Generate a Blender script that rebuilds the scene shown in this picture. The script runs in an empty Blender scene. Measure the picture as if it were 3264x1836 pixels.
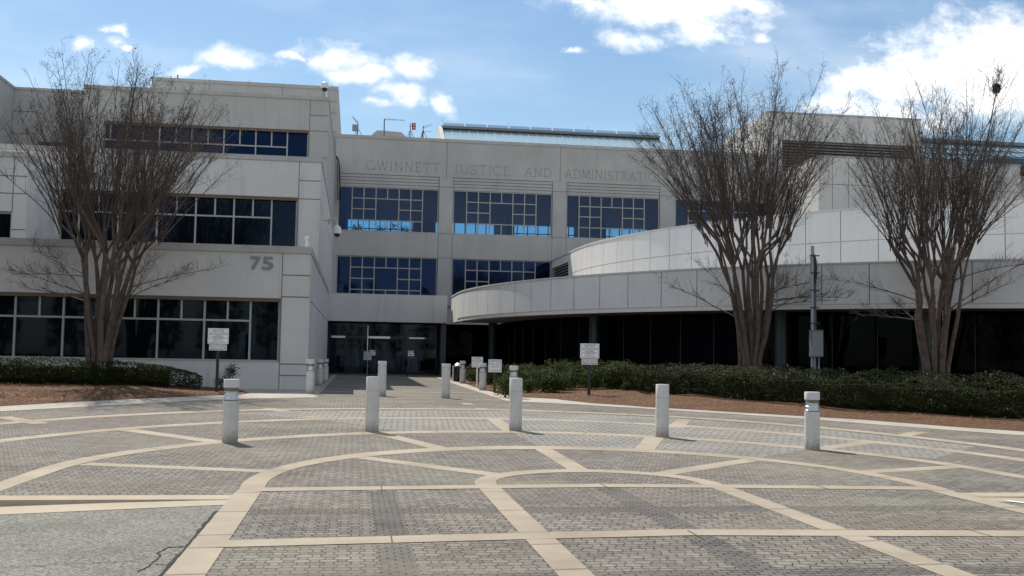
import bpy, bmesh, math, random
from mathutils import Vector, Matrix
R = math.radians
SC = bpy.context.scene
COL = SC.collection
rnd = random.Random(7)

# ------------------------------------------------------------------ camera
FPX, YAW, PITCH, ROLL, EYE = 3350.0, R(8.45), R(3.61), R(.96), 1.62
_f = Vector((math.sin(YAW)*math.cos(PITCH), math.cos(YAW)*math.cos(PITCH), math.sin(PITCH)))
_r = Vector((math.cos(YAW), -math.sin(YAW), 0))
_u = _r.cross(_f)
_c, _s = math.cos(ROLL), math.sin(ROLL)
RIGHT, UP, FWD = _c*_r+_s*_u, -_s*_r+_c*_u, _f
cam = bpy.data.cameras.new('camera')
cam.sensor_width = 36.0
cam.lens = 36.0*FPX/3264.0
cam.clip_start, cam.clip_end = .1, 3000
camo = bpy.data.objects.new('camera', cam)
COL.objects.link(camo)
camo.matrix_world = Matrix(((RIGHT.x, UP.x, -FWD.x, 0), (RIGHT.y, UP.y, -FWD.y, 0), (RIGHT.z, UP.z, -FWD.z, EYE), (0, 0, 0, 1)))
SC.camera = camo

# ------------------------------------------------------------------ light
SUN_EL, SUN_ROT = R(51), R(-23)
sun = bpy.data.lights.new('sun', 'SUN')
sun.energy, sun.angle, sun.color = 4.2, R(.53), (1, .94, .84)
suno = bpy.data.objects.new('sun', sun)
COL.objects.link(suno)
sd = Vector((math.sin(SUN_ROT)*math.cos(SUN_EL), math.cos(SUN_ROT)*math.cos(SUN_EL), math.sin(SUN_EL)))
suno.rotation_euler = (-sd).to_track_quat('-Z', 'Y').to_euler()
suno.location = (0, 0, 60)
SC.view_settings.view_transform = 'Standard'
SC.view_settings.look = 'None'
SC.view_settings.gamma = 1
SC.view_settings.exposure = 0.4
SKY_STRENGTH = .085

# pixel (of the 2576 px wide view) -> ray, used to measure the world
S = 1.2671
ZR = {1: (0, 200, .42785), 2: (0, 780, .42785), 3: (960, 340, .4693), 4: (960, 900, .4270), 5: (2060, 150, .4831), 6: (2060, 780, .4831),
      7: (0, 1236, .6335), 8: (1632, 1236, .6335), 'a': (880, 240, .27607), 'c': (940, 940, .23466), 'k': (1500, 1100, .19410)}
def px(r, x, y):
    a, b, s = ZR[r]
    return ((a+x*s)/S, (b+y*s)/S)
def ray(x, y):
    return RIGHT*((x*S-1632)/FPX) - UP*((y*S-918)/FPX) + FWD
def h(x, y):
    t = min(max((y-17)/14, 0), 1)
    return .22*t*t*(3-2*t)
def G(x, y, dz=0):
    d = ray(x, y); z = 0
    for _ in range(60):
        t = (z+dz-EYE)/d.z
        p = d*t
        z = .5*z+.5*h(p.x, p.y)
    return (p.x, p.y)
def P(x, y, Y):
    d = ray(x, y); p = d*(Y/d.y)
    return Vector((p.x, p.y, p.z+EYE))

# ------------------------------------------------------------------ world: sky with clouds
world = bpy.data.worlds.new('World'); SC.world = world; world.use_nodes = True
def build_world():
    nt = world.node_tree; N = nt.nodes; L = nt.links
    bg = N['Background']; bg.inputs[1].default_value = SKY_STRENGTH
    sk = N.new('ShaderNodeTexSky'); sk.sky_type = 'NISHITA'; sk.sun_disc = False
    sk.sun_elevation = SUN_EL; sk.sun_rotation = SUN_ROT; sk.air_density = 1.3; sk.dust_density = .4; sk.ozone_density = 2.5; sk.altitude = 200
    tc = N.new('ShaderNodeTexCoord'); sep = N.new('ShaderNodeSeparateXYZ'); L.new(tc.outputs['Generated'], sep.inputs[0])
    def M(op, a, b=None, c=None):
        m = N.new('ShaderNodeMath'); m.operation = op
        for i, v in enumerate((a, b, c)):
            if v is None: continue
            if isinstance(v, (int, float)): m.inputs[i].default_value = v
            else: L.new(v, m.inputs[i])
        return m.outputs[0]
    yy = M('MAXIMUM', sep.outputs[1], .05)
    p = M('DIVIDE', sep.outputs[0], yy); q = M('DIVIDE', sep.outputs[2], yy)
    cb = N.new('ShaderNodeCombineXYZ'); L.new(p, cb.inputs[0]); L.new(q, cb.inputs[1])
    def noise(scale, detail, sx, sy, rough=.6):
        mp = N.new('ShaderNodeMapping'); L.new(cb.outputs[0], mp.inputs[0]); mp.inputs['Scale'].default_value = (sx, sy, 1)
        n = N.new('ShaderNodeTexNoise'); L.new(mp.outputs[0], n.inputs[0]); n.inputs['Scale'].default_value = scale
        n.inputs['Detail'].default_value = detail; n.inputs['Roughness'].default_value = rough
        return n.outputs[0]
    clouds = [(1690, -10, 270, 95, 1.1), (1745, 70, 110, 40, 1), (1590, 105, 90, 34, .9), (1880, 5, 110, 40, .8), (1520, 10, 110, 35, .7),
              (2250, 215, 200, 75, 1.1), (2420, 180, 230, 90, 1.4), (2590, 150, 230, 95, 1.5), (2480, 240, 300, 70, 1.25), (2120, 250, 100, 60, 1.0), (2250, 300, 260, 70, .8), (2700, 200, 280, 110, 1.1),
              (850, 150, 100, 44, 1), (925, 188, 85, 30, .95), (1030, 172, 70, 32, .95), (1005, 235, 62, 40, .8), (1110, 262, 42, 32, .9), (712, 150, 35, 14, .7), (955, 265, 50, 18, .6),
              (580, 152, 90, 34, .95), (485, 170, 70, 28, .7), (232, 106, 52, 26, .85), (318, 124, 34, 15, .7), (285, 70, 24, 14, .6), (1930, 88, 70, 30, .45), (1440, 128, 30, 10, .5)]
    wpn = N.new('ShaderNodeTexNoise'); L.new(cb.outputs[0], wpn.inputs[0]); wpn.inputs['Scale'].default_value = 26; wpn.inputs['Detail'].default_value = 5
    wsub = N.new('ShaderNodeVectorMath'); wsub.operation = 'SUBTRACT'; L.new(wpn.outputs['Color'], wsub.inputs[0]); wsub.inputs[1].default_value = (.5, .5, .5)
    wmul = N.new('ShaderNodeVectorMath'); wmul.operation = 'MULTIPLY'; L.new(wsub.outputs[0], wmul.inputs[0]); wmul.inputs[1].default_value = (.07, .035, 0)
    wadd = N.new('ShaderNodeVectorMath'); wadd.operation = 'ADD'; L.new(cb.outputs[0], wadd.inputs[0]); L.new(wmul.outputs[0], wadd.inputs[1])
    best = None
    for (cx, cy, rx, ry, w) in clouds:
        d = ray(cx, cy); p0, q0 = d.x/d.y, d.z/d.y
        v = N.new('ShaderNodeVectorMath'); v.operation = 'SUBTRACT'; L.new(wadd.outputs[0], v.inputs[0]); v.inputs[1].default_value = (p0, q0, 0)
        v2 = N.new('ShaderNodeVectorMath'); v2.operation = 'MULTIPLY'; L.new(v.outputs[0], v2.inputs[0]); v2.inputs[1].default_value = (2644/rx, 2644/ry, 0)
        ln = N.new('ShaderNodeVectorMath'); ln.operation = 'LENGTH'; L.new(v2.outputs[0], ln.inputs[0])
        e = M('SUBTRACT', w, M('MINIMUM', ln.outputs['Value'], 3.0))
        best = e if best is None else M('SMOOTH_MAX', best, e, .15)
    n1 = noise(24, 10, 1, 1.5, .66)
    dens = M('ADD', M('ADD', best, .2), M('MULTIPLY', M('SUBTRACT', n1, .5), 2.6))
    mr = N.new('ShaderNodeMapRange'); mr.interpolation_type = 'SMOOTHSTEP'; L.new(dens, mr.inputs[0]); mr.inputs[1].default_value = -.25; mr.inputs[2].default_value = 1.35
    # thin veil of high cloud
    n2 = noise(3.2, 5, 1, 3.2, .55)
    mv = N.new('ShaderNodeMapRange'); mv.interpolation_type = 'SMOOTHSTEP'; L.new(n2, mv.inputs[0]); mv.inputs[1].default_value = .42; mv.inputs[2].default_value = .78; mv.inputs[4].default_value = .3
    front = M('GREATER_THAN', sep.outputs[1], .06)
    # unseen broken cloud behind and beside the view, added to lift light on shaded walls
    mpb = N.new('ShaderNodeMapping'); L.new(tc.outputs['Generated'], mpb.inputs[0]); mpb.inputs['Scale'].default_value = (1, 1, 2.2)
    nb_ = N.new('ShaderNodeTexNoise'); L.new(mpb.outputs[0], nb_.inputs[0]); nb_.inputs['Scale'].default_value = 2.6; nb_.inputs['Detail'].default_value = 8; nb_.inputs['Roughness'].default_value = .6
    back = N.new('ShaderNodeMapRange'); back.interpolation_type = 'SMOOTHSTEP'; L.new(nb_.outputs[0], back.inputs[0]); back.inputs[1].default_value = .42; back.inputs[2].default_value = .61
    fade = N.new('ShaderNodeMapRange'); L.new(sep.outputs[1], fade.inputs[0]); fade.inputs[1].default_value = .4; fade.inputs[2].default_value = .1; fade.inputs[3].default_value = 0; fade.inputs[4].default_value = 1
    upw = N.new('ShaderNodeMapRange'); L.new(sep.outputs[2], upw.inputs[0]); upw.inputs[1].default_value = 0; upw.inputs[2].default_value = .06
    mask = M('MAXIMUM', M('MULTIPLY', M('MAXIMUM', mr.outputs[0], mv.outputs[0]), front), M('MULTIPLY', M('MULTIPLY', back.outputs[0], fade.outputs[0]), upw.outputs[0]))
    # cloud shade follows its own thickness
    n3 = noise(9, 6, 1, 1.4)
    ramp = N.new('ShaderNodeValToRGB'); L.new(M('ADD', n3, M('MULTIPLY', M('SUBTRACT', dens, .6), .12)), ramp.inputs[0])
    ramp.color_ramp.elements[0].position = .3; ramp.color_ramp.elements[0].color = (9.4, 10.0, 10.8, 1)
    ramp.color_ramp.elements[1].position = .62; ramp.color_ramp.elements[1].color = (13.5, 13.3, 13.0, 1)
    hs = N.new('ShaderNodeHueSaturation'); hs.inputs['Saturation'].default_value = 1.12; hs.inputs['Value'].default_value = 1.0; L.new(sk.outputs[0], hs.inputs['Color'])
    mix = N.new('ShaderNodeMix'); mix.data_type = 'RGBA'; L.new(mask, mix.inputs[0]); L.new(hs.outputs[0], mix.inputs[6]); L.new(ramp.outputs[0], mix.inputs[7])
    L.new(mix.outputs[2], bg.inputs[0])
build_world()

# ------------------------------------------------------------------ helpers
def tag(o, label=None, cat=None, group=None, kind=None):
    if label: o['label'] = label
    if cat: o['category'] = cat
    if group: o['group'] = group
    if kind: o['kind'] = kind
    return o
def empty(name, loc=(0, 0, 0), rz=0, label=None, cat=None, group=None, kind=None):
    o = bpy.data.objects.new(name, None); COL.objects.link(o)
    o.location = loc; o.rotation_euler = (0, 0, rz); o.empty_display_size = .2
    return tag(o, label, cat, group, kind)
def copy_tree(o, parent=None):
    c = o.copy(); COL.objects.link(c)
    if parent: c.parent = parent
    for ch in [k for k in o.children]: copy_tree(ch, c)
    return c

class MB:
    def __init__(s): s.v = []; s.f = []
    def quad(s, *p):
        n = len(s.v); s.v += [tuple(a) for a in p]; s.f.append(tuple(range(n, n+len(p))))
    def box(s, x0, x1, y0, y1, z0, z1):
        n = len(s.v)
        s.v += [(x0, y0, z0), (x1, y0, z0), (x1, y1, z0), (x0, y1, z0), (x0, y0, z1), (x1, y0, z1), (x1, y1, z1), (x0, y1, z1)]
        s.f += [tuple(n+i for i in q) for q in ((0, 3, 2, 1), (4, 5, 6, 7), (0, 1, 5, 4), (1, 2, 6, 5), (2, 3, 7, 6), (3, 0, 4, 7))]
    def prism(s, poly, z0, z1):          # poly counter-clockwise
        n = len(s.v); k = len(poly)
        s.v += [(x, y, z0) for x, y in poly]+[(x, y, z1) for x, y in poly]
        s.f.append(tuple(n+i for i in range(k-1, -1, -1))); s.f.append(tuple(n+k+i for i in range(k)))
        for i in range(k): j = (i+1) % k; s.f.append((n+i, n+j, n+k+j, n+k+i))
    def extr(s, poly, d):                # poly of 3-D points swept along vector d
        n = len(s.v); k = len(poly); d = Vector(d)
        s.v += [tuple(p) for p in poly]+[tuple(Vector(p)+d) for p in poly]
        s.f.append(tuple(n+i for i in range(k-1, -1, -1))); s.f.append(tuple(n+k+i for i in range(k)))
        for i in range(k): j = (i+1) % k; s.f.append((n+i, n+j, n+k+j, n+k+i))
    def tube(s, pts, rad, n=6, cap=True):
        pts = [Vector(p) for p in pts]
        if not hasattr(rad, '__len__'): rad = [rad]*len(pts)
        b = len(s.v)
        for i, p in enumerate(pts):
            t = (pts[min(i+1, len(pts)-1)]-pts[max(i-1, 0)])
            t = t.normalized() if t.length > 1e-9 else Vector((0, 0, 1))
            a = t.cross(Vector((.31, .17, .93)) if abs(t.z) < .9 else Vector((.95, .1, .05))).normalized(); c = t.cross(a)
            for k in range(n):
                w = 2*math.pi*k/n
                s.v.append(tuple(p+(a*math.cos(w)+c*math.sin(w))*rad[i]))
        for i in range(len(pts)-1):
            for k in range(n):
                j = (k+1) % n
                s.f.append((b+i*n+k, b+i*n+j, b+(i+1)*n+j, b+(i+1)*n+k))
        if cap and n > 3:
            s.f.append(tuple(b+k for k in range(n-1, -1, -1))); e = b+(len(pts)-1)*n; s.f.append(tuple(e+k for k in range(n)))
    def lathe(s, prof, n=24, c=(0, 0)):  # prof: (r, z) bottom to top
        b = len(s.v)
        for r, z in prof:
            for k in range(n):
                w = 2*math.pi*k/n; s.v.append((c[0]+r*math.cos(w), c[1]+r*math.sin(w), z))
        for i in range(len(prof)-1):
            for k in range(n):
                j = (k+1) % n; s.f.append((b+i*n+k, b+i*n+j, b+(i+1)*n+j, b+(i+1)*n+k))
        if prof[0][0] > 1e-4: s.f.append(tuple(b+k for k in range(n-1, -1, -1)))
        if prof[-1][0] > 1e-4: e = b+(len(prof)-1)*n; s.f.append(tuple(e+k for k in range(n)))
    def build(s, name, m, parent=None, smooth=False, loc=None):
        me = bpy.data.meshes.new(name); me.from_pydata(s.v, [], s.f)
        for mm in (m if isinstance(m, list) else [m]): me.materials.append(mm)
        if smooth:
            me.polygons.foreach_set('use_smooth', [True]*len(me.polygons))
            if hasattr(me, 'set_sharp_from_angle'): me.set_sharp_from_angle(angle=R(40))
        me.update()
        o = bpy.data.objects.new(name, me); COL.objects.link(o)
        if parent: o.parent = parent
        if loc: o.location = loc
        return o

# ------------------------------------------------------------------ materials
def newmat(name):
    m = bpy.data.materials.new(name); m.use_nodes = True
    return m, m.node_tree.nodes, m.node_tree.links, m.node_tree.nodes['Principled BSDF']
def simple(name, col, rough=.6, metal=0, spec=.5):
    m, N, L, b = newmat(name)
    b.inputs['Base Color'].default_value = (*col, 1); b.inputs['Roughness'].default_value = rough
    b.inputs['Metallic'].default_value = metal; b.inputs['Specular IOR Level'].default_value = spec
    return m
def _coord(N, L, scale=(1, 1, 1)):
    tc = N.new('ShaderNodeTexCoord'); mp = N.new('ShaderNodeMapping'); L.new(tc.outputs['Object'], mp.inputs[0]); mp.inputs['Scale'].default_value = scale
    return mp.outputs[0]
def _noise(N, L, vec, scale, detail=5, rough=.6):
    n = N.new('ShaderNodeTexNoise'); L.new(vec, n.inputs[0]); n.inputs['Scale'].default_value = scale; n.inputs['Detail'].default_value = detail; n.inputs['Roughness'].default_value = rough
    return n.outputs[0]
def _range(N, L, v, a, b, c, d):
    m = N.new('ShaderNodeMapRange'); L.new(v, m.inputs[0])
    for i, k in enumerate((a, b, c, d)): m.inputs[i+1].default_value = k
    return m.outputs[0]
def _mix(N, L, fac, a, b, mode='MIX'):
    m = N.new('ShaderNodeMix'); m.data_type = 'RGBA'; m.blend_type = mode
    for i, v in ((0, fac), (6, a), (7, b)):
        if isinstance(v, tuple): m.inputs[i].default_value = (*v, 1) if len(v) == 3 else v
        elif isinstance(v, (int, float)): m.inputs[i].default_value = v
        else: L.new(v, m.inputs[i])
    return m.outputs[2]
def _bump(N, L, b, hgt, strength=.3, dist=.01):
    bp = N.new('ShaderNodeBump'); L.new(hgt, bp.inputs['Height']); bp.inputs['Strength'].default_value = strength; bp.inputs['Distance'].default_value = dist
    L.new(bp.outputs[0], b.inputs['Normal'])
def mottled(name, c1, c2, scale=3, rough=.8, fine=60, fineamt=.25, bump=.15, streak=0, spec=.3, bdist=.004):
    m, N, L, b = newmat(name)
    v = _coord(N, L)
    col = _mix(N, L, _range(N, L, _noise(N, L, v, scale), .3, .7, 0, 1), c1, c2)
    fn = _noise(N, L, v, fine, 3, .7)
    col = _mix(N, L, fineamt, col, _mix(N, L, _range(N, L, fn, .3, .7, 0, 1), (.35, .35, .35), (.75, .75, .75)), 'OVERLAY')
    if streak:
        sv = _coord(N, L, (1.3, 1.3, .09))
        sn = _range(N, L, _noise(N, L, sv, 1.6, 6, .65), .52, .8, 0, streak)
        col = _mix(N, L, sn, col, (.16, .15, .13))
    L.new(col, b.inputs['Base Color']); b.inputs['Roughness'].default_value = rough; b.inputs['Specular IOR Level'].default_value = spec
    if bump: _bump(N, L, b, fn, bump, bdist)
    return m
CONC = mottled('precast_concrete', (.51, .495, .47), (.60, .583, .555), .45, .85, 30, .3, .2, .34)
CONC_D = mottled('darker_concrete', (.375, .365, .345), (.455, .442, .418), .5, .85, 30, .3, .2, .3)  # deeper grey than the lower wing walls
COPE = mottled('coping_concrete', (.36, .35, .325), (.44, .43, .40), .9, .85, 30, .25, .2, .4)
ROT_C = mottled('rotunda_panel_concrete', (.64, .63, .61), (.71, .70, .675), .5, .85, 30, .25, .2, .2)
SEAL = simple('joint_sealant', (.20, .19, .175), .9)
LINTEL_SHADE = simple('lintel_shade_brown', (.13, .09, .055), .6)  # brown stands for the shaded underside of the window lintels
WHITEC = mottled('white_bollard_concrete', (.49, .47, .44), (.58, .558, .525), 6, .75, 170, .6, .3, .2)
def _grime(m):
    N, L = m.node_tree.nodes, m.node_tree.links; b = N['Principled BSDF']; old = b.inputs['Base Color'].links[0].from_socket
    tc = N.new('ShaderNodeTexCoord'); sp = N.new('ShaderNodeSeparateXYZ'); L.new(tc.outputs['Object'], sp.inputs[0])
    n = _noise(N, L, tc.outputs['Object'], 14, 5, .75); ad = N.new('ShaderNodeMath'); ad.operation = 'MULTIPLY_ADD'; L.new(n, ad.inputs[0]); ad.inputs[1].default_value = -.42; L.new(sp.outputs[2], ad.inputs[2])
    f = _range(N, L, ad.outputs[0], -.2, .0, .75, 0)
    n2 = _range(N, L, _noise(N, L, _coord(N, L, (1, 1, .25)), 17, 4, .7), .62, .75, 0, .35)
    c = _mix(N, L, n2, _mix(N, L, f, old, (.20, .17, .13)), (.36, .34, .31)); L.new(c, b.inputs['Base Color'])
_grime(WHITEC)
BAND = mottled('paving_band_concrete', (.25, .205, .148), (.375, .318, .242), .8, .85, 120, .3, .2)
WALK = mottled('walk_concrete', (.30, .275, .23), (.40, .365, .31), .9, .85, 90, .3, .2)
KERB = mottled('kerb_concrete', (.31, .255, .18), (.40, .34, .25), 1.0, .85, 90, .3, .2)
FRAME = simple('window_frame_paint', (.37, .355, .32), .5)
BLACKM = simple('black_metal', (.012, .012, .013), .4)
GREYM = simple('grey_painted_metal', (.28, .29, .31), .5)
DGREYM = simple('dark_grey_metal', (.10, .105, .115), .5)
WHITEM = simple('white_painted_metal', (.72, .72, .72), .4)
CHROME = simple('polished_reflector', (.80, .79, .77), .34, .75)
CHROME2 = simple('brushed_aluminium', (.55, .56, .58), .3, 1)
SIGNW = simple('white_sign_face', (.86, .86, .85), .45)
INKB = simple('black_ink', (.02, .02, .022), .5)
INKR = simple('dark_red_ink', (.16, .03, .025), .5)
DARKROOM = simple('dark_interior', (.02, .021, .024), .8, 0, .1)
CABLE = simple('black_cable', (.01, .01, .012), .5)
REDM = simple('red_plastic', (.28, .02, .03), .5)
def bluegloss(name, base, tint, fac, rough=.03):
    m, N, L, b = newmat(name)
    b.inputs['Base Color'].default_value = (*base, 1); b.inputs['Roughness'].default_value = .6; b.inputs['Specular IOR Level'].default_value = 0
    g = N.new('ShaderNodeBsdfGlossy'); g.inputs[0].default_value = (*tint, 1); g.inputs['Roughness'].default_value = rough
    fr = N.new('ShaderNodeFresnel'); fr.inputs[0].default_value = 1.5
    mx = N.new('ShaderNodeMixShader')
    ad = N.new('ShaderNodeMath'); ad.operation = 'MULTIPLY_ADD'; L.new(fr.outputs[0], ad.inputs[0]); ad.inputs[1].default_value = fac; ad.inputs[2].default_value = fac*.35
    v = _coord(N, L); bn = _noise(N, L, v, .7, 2)
    bp = N.new('ShaderNodeBump'); L.new(bn, bp.inputs['Height']); bp.inputs['Strength'].default_value = .05; bp.inputs['Distance'].default_value = .05; L.new(bp.outputs[0], g.inputs['Normal'])
    L.new(ad.outputs[0], mx.inputs[0]); L.new(b.outputs[0], mx.inputs[1]); L.new(g.outputs[0], mx.inputs[2])
    L.new(mx.outputs[0], N['Material Output'].inputs[0])
    return m
GLASS_UP = bluegloss('navy_tinted_glass', (.0025, .006, .015), (.2, .38, .9), .10)
GLASS_LOW = bluegloss('dark_teal_glass', (.002, .0036, .0058), (.35, .5, .8), .075)
GLASS_BLACK = bluegloss('black_tinted_glass', (.0016, .0018, .0024), (.4, .55, .7), .02)
def seethrough(name, tint, gfac, gt=(.4, .55, 1)):
    m, N, L, b = newmat(name)
    t = N.new('ShaderNodeBsdfTransparent'); t.inputs[0].default_value = (*tint, 1)
    g = N.new('ShaderNodeBsdfGlossy'); g.inputs[0].default_value = (*gt, 1); g.inputs['Roughness'].default_value = .03
    mx = N.new('ShaderNodeMixShader'); mx.inputs[0].default_value = gfac
    L.new(t.outputs[0], mx.inputs[1]); L.new(g.outputs[0], mx.inputs[2]); L.new(mx.outputs[0], N['Material Output'].inputs[0])
    return m
GLASS_CLEAR = seethrough('cyan_tinted_glass', (.36, .58, .76), .035, (.5, .6, .9))
GLASS_DOOR = seethrough('smoked_door_glass', (.52, .57, .58), .03)
GLASS_LENS = seethrough('clear_lamp_lens', (.9, .93, .94), .12, (1, 1, 1))
SKYGLASS = bluegloss('pale_skylight_glass', (.36, .47, .52), (.7, .9, 1), .5, .15)
SKYGLASS_D = bluegloss('dark_skylight_glass', (.05, .11, .16), (.5, .8, 1), .6, .1)

def paver_mat(name='interlocking_pavers', cut=.023, W=.102, Hh=.104, c1=(.142, .126, .109), c2=(.245, .222, .194), off=0.0, ph=0.0):
    m, N, L, b = newmat(name)
    tc = N.new('ShaderNodeTexCoord'); sp = N.new('ShaderNodeSeparateXYZ'); L.new(tc.outputs['Object'], sp.inputs[0])
    def M(op, a, bb=None):
        n = N.new('ShaderNodeMath'); n.operation = op
        for i, v in enumerate((a, bb)):
            if v is None: continue
            if isinstance(v, (int, float)): n.inputs[i].default_value = v
            else: L.new(v, n.inputs[i])
        return n.outputs[0]
    vec = tc.outputs['Object']
    wx = M('MULTIPLY', M('SUBTRACT', _noise(N, L, vec, 4.5, 3), .5), .05)
    wy = M('MULTIPLY', M('SUBTRACT', _noise(N, L, _coord(N, L, (1, 1, 7)), 3.1, 3), .5), .06)
    x = M('ADD', M('ADD', sp.outputs[0], wx), 60*W); y = M('ADD', M('ADD', sp.outputs[1], wy), 60*Hh)
    # every joint swings left or right in turn, the other way round in the next row: eight-sided stones
    sw = M('MULTIPLY', M('COSINE', M('MULTIPLY', x, math.pi/W)), M('SINE', M('MULTIPLY', y, math.pi/Hh)))
    x2 = M('ADD', x, M('MULTIPLY', sw, cut))
    cb = N.new('ShaderNodeCombineXYZ'); L.new(x2, cb.inputs[0]); L.new(y, cb.inputs[1])
    br = N.new('ShaderNodeTexBrick'); L.new(cb.outputs[0], br.inputs['Vector']); br.offset = off; br.offset_frequency = 2
    br.inputs['Scale'].default_value = 1; br.inputs['Brick Width'].default_value = W; br.inputs['Row Height'].default_value = Hh
    br.inputs['Mortar Smooth'].default_value = .25; br.inputs['Bias'].default_value = 0
    L.new(_range(N, L, _noise(N, L, vec, 6, 3, .7), .3, .7, .004, .012), br.inputs['Mortar Size'])
    br.inputs['Color1'].default_value = (*c1, 1); br.inputs['Color2'].default_value = (*c2, 1); br.inputs['Mortar'].default_value = (.022, .020, .014, 1)
    big = _range(N, L, _noise(N, L, vec, .55, 6, .65), .35, .7, 0, 1)
    col = _mix(N, L, .75, br.outputs['Color'], _mix(N, L, big, (.34, .335, .33), (.64, .635, .625)), 'OVERLAY')
    # streaks of soil drawn out across the drive, warmer towards the sides
    soil = _range(N, L, _noise(N, L, _coord(N, L, (.16, .9, 1)), 1.3, 7, .72), .44, .7, 0, .68)
    col = _mix(N, L, soil, col, (.165, .142, .112))
    pale = _range(N, L, _noise(N, L, _coord(N, L, (.35, 1.6, 1)), 1.7, 7, .75), .56, .78, 0, .4)
    col = _mix(N, L, pale, col, (.36, .335, .295))
    moss = _range(N, L, _noise(N, L, vec, .21, 4, .6), .5, .68, 0, .35)
    col = _mix(N, L, moss, col, (.28, .265, .185))
    wn = _noise(N, L, vec, 190, 2, .8)
    col = _mix(N, L, _range(N, L, wn, .66, .74, 0, .6), col, (.55, .53, .5))
    fine = _noise(N, L, vec, 70, 4, .8)
    col = _mix(N, L, .55, col, _mix(N, L, _range(N, L, fine, .3, .7, 0, 1), (.3, .3, .3), (.7, .7, .7)), 'OVERLAY')
    L.new(col, b.inputs['Base Color']); b.inputs['Roughness'].default_value = .9; b.inputs['Specular IOR Level'].default_value = .25
    hm = M('ADD', M('MULTIPLY', br.outputs['Fac'], -1), M('MULTIPLY', fine, .35))
    _bump(N, L, b, hm, .6, .014)
    return m
PAVER = paver_mat()
COURSE = paver_mat('dark_header_course', 0, .12, .075, (.108, .100, .094), (.150, .140, .132), .5)
JOINT = simple('band_joint', (.10, .075, .04), .9)
def dot_mat():
    m, N, L, b = newmat('perforated_pavers')
    tc = N.new('ShaderNodeTexCoord'); vec = tc.outputs['Object']
    mp = N.new('ShaderNodeMapping'); L.new(vec, mp.inputs[0]); mp.inputs['Rotation'].default_value = (0, 0, R(9)); mp.inputs['Scale'].default_value = (1/.135, 1/.40, 1)
    vo = N.new('ShaderNodeTexVoronoi'); vo.voronoi_dimensions = '2D'; L.new(mp.outputs[0], vo.inputs['Vector']); vo.inputs['Scale'].default_value = 1; vo.inputs['Randomness'].default_value = .22
    dot = _range(N, L, vo.outputs['Distance'], .12, .25, .95, 0)
    big = _range(N, L, _noise(N, L, vec, .5, 6, .65), .35, .7, 0, 1)
    col = _mix(N, L, big, (.165, .155, .137), (.262, .247, .219))
    col = _mix(N, L, .3, col, _mix(N, L, _range(N, L, _noise(N, L, vec, 60, 3, .7), .3, .7, 0, 1), (.33, .33, .33), (.7, .7, .7)), 'OVERLAY')
    col = _mix(N, L, dot, col, (.05, .048, .04))
    L.new(col, b.inputs['Base Color']); b.inputs['Roughness'].default_value = .85; b.inputs['Specular IOR Level'].default_value = .3
    return m
DOTS = dot_mat()
def asphalt_mat():
    m, N, L, b = newmat('old_asphalt')
    vec = _coord(N, L)
    col = _mix(N, L, _range(N, L, _noise(N, L, vec, .8, 6, .65), .3, .7, 0, 1), (.135, .131, .112), (.19, .185, .16))
    vo = N.new('ShaderNodeTexVoronoi'); L.new(vec, vo.inputs['Vector']); vo.inputs['Scale'].default_value = 55
    sp = N.new('ShaderNodeSeparateColor'); L.new(vo.outputs['Color'], sp.inputs[0])
    col = _mix(N, L, .85, col, _mix(N, L, sp.outputs[0], (.18, .18, .18), (.84, .83, .80)), 'OVERLAY')
    blot = _range(N, L, _noise(N, L, vec, 1.7, 6, .7), .55, .75, 0, .45)
    col = _mix(N, L, blot, col, (.10, .095, .08))
    L.new(col, b.inputs['Base Color']); b.inputs['Roughness'].default_value = .9; b.inputs['Specular IOR Level'].default_value = .3
    _bump(N, L, b, sp.outputs[1], .5, .006)
    return m
ASPHALT = asphalt_mat()
def mulch_mat():
    m, N, L, b = newmat('pine_straw')
    v1 = _coord(N, L, (1, .35, 1)); v2 = _coord(N, L, (.3, 1, 1))
    n = _mix(N, L, .5, _noise(N, L, v1, 38, 5, .75), _noise(N, L, v2, 30, 5, .75))
    bw = N.new('ShaderNodeRGBToBW'); L.new(n, bw.inputs[0])
    r = N.new('ShaderNodeValToRGB'); L.new(bw.outputs[0], r.inputs[0])
    e = r.color_ramp.elements; e[0].position = .36; e[0].color = (.022, .012, .007, 1); e[1].position = .66; e[1].color = (.43, .26, .175, 1)
    k = e.new(.52); k.color = (.13, .073, .043, 1)
    big = _range(N, L, _noise(N, L, _coord(N, L), .9, 5), .3, .7, 0, 1)
    col = _mix(N, L, .45, r.outputs[0], _mix(N, L, big, (.30, .30, .30), (.64, .62, .60)), 'OVERLAY')
    L.new(col, b.inputs['Base Color']); b.inputs['Roughness'].default_value = .95; b.inputs['Specular IOR Level'].default_value = .1
    _bump(N, L, b, bw.outputs[0], .8, .05)
    return m
MULCH = mulch_mat()
def leaf_mat(name, c1, c2, scale=5, rough=.38, trans=.25):
    m, N, L, b = newmat(name)
    v = _coord(N, L)
    f = _range(N, L, _noise(N, L, v, scale, 4, .7), .32, .68, 0, 1)
    col = _mix(N, L, f, c1, c2); L.new(col, b.inputs['Base Color']); b.inputs['Roughness'].default_value = rough; b.inputs['Specular IOR Level'].default_value = .1
    t = N.new('ShaderNodeBsdfTranslucent'); L.new(_mix(N, L, .5, col, (.09, .12, .02)), t.inputs[0])
    mx = N.new('ShaderNodeMixShader'); mx.inputs[0].default_value = trans
    L.new(b.outputs[0], mx.inputs[1]); L.new(t.outputs[0], mx.inputs[2]); L.new(mx.outputs[0], N['Material Output'].inputs[0])
    return m
LEAF_H = leaf_mat('camellia_leaves', (.008, .012, .004), (.030, .037, .009), 7, .55, .12)
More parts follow.
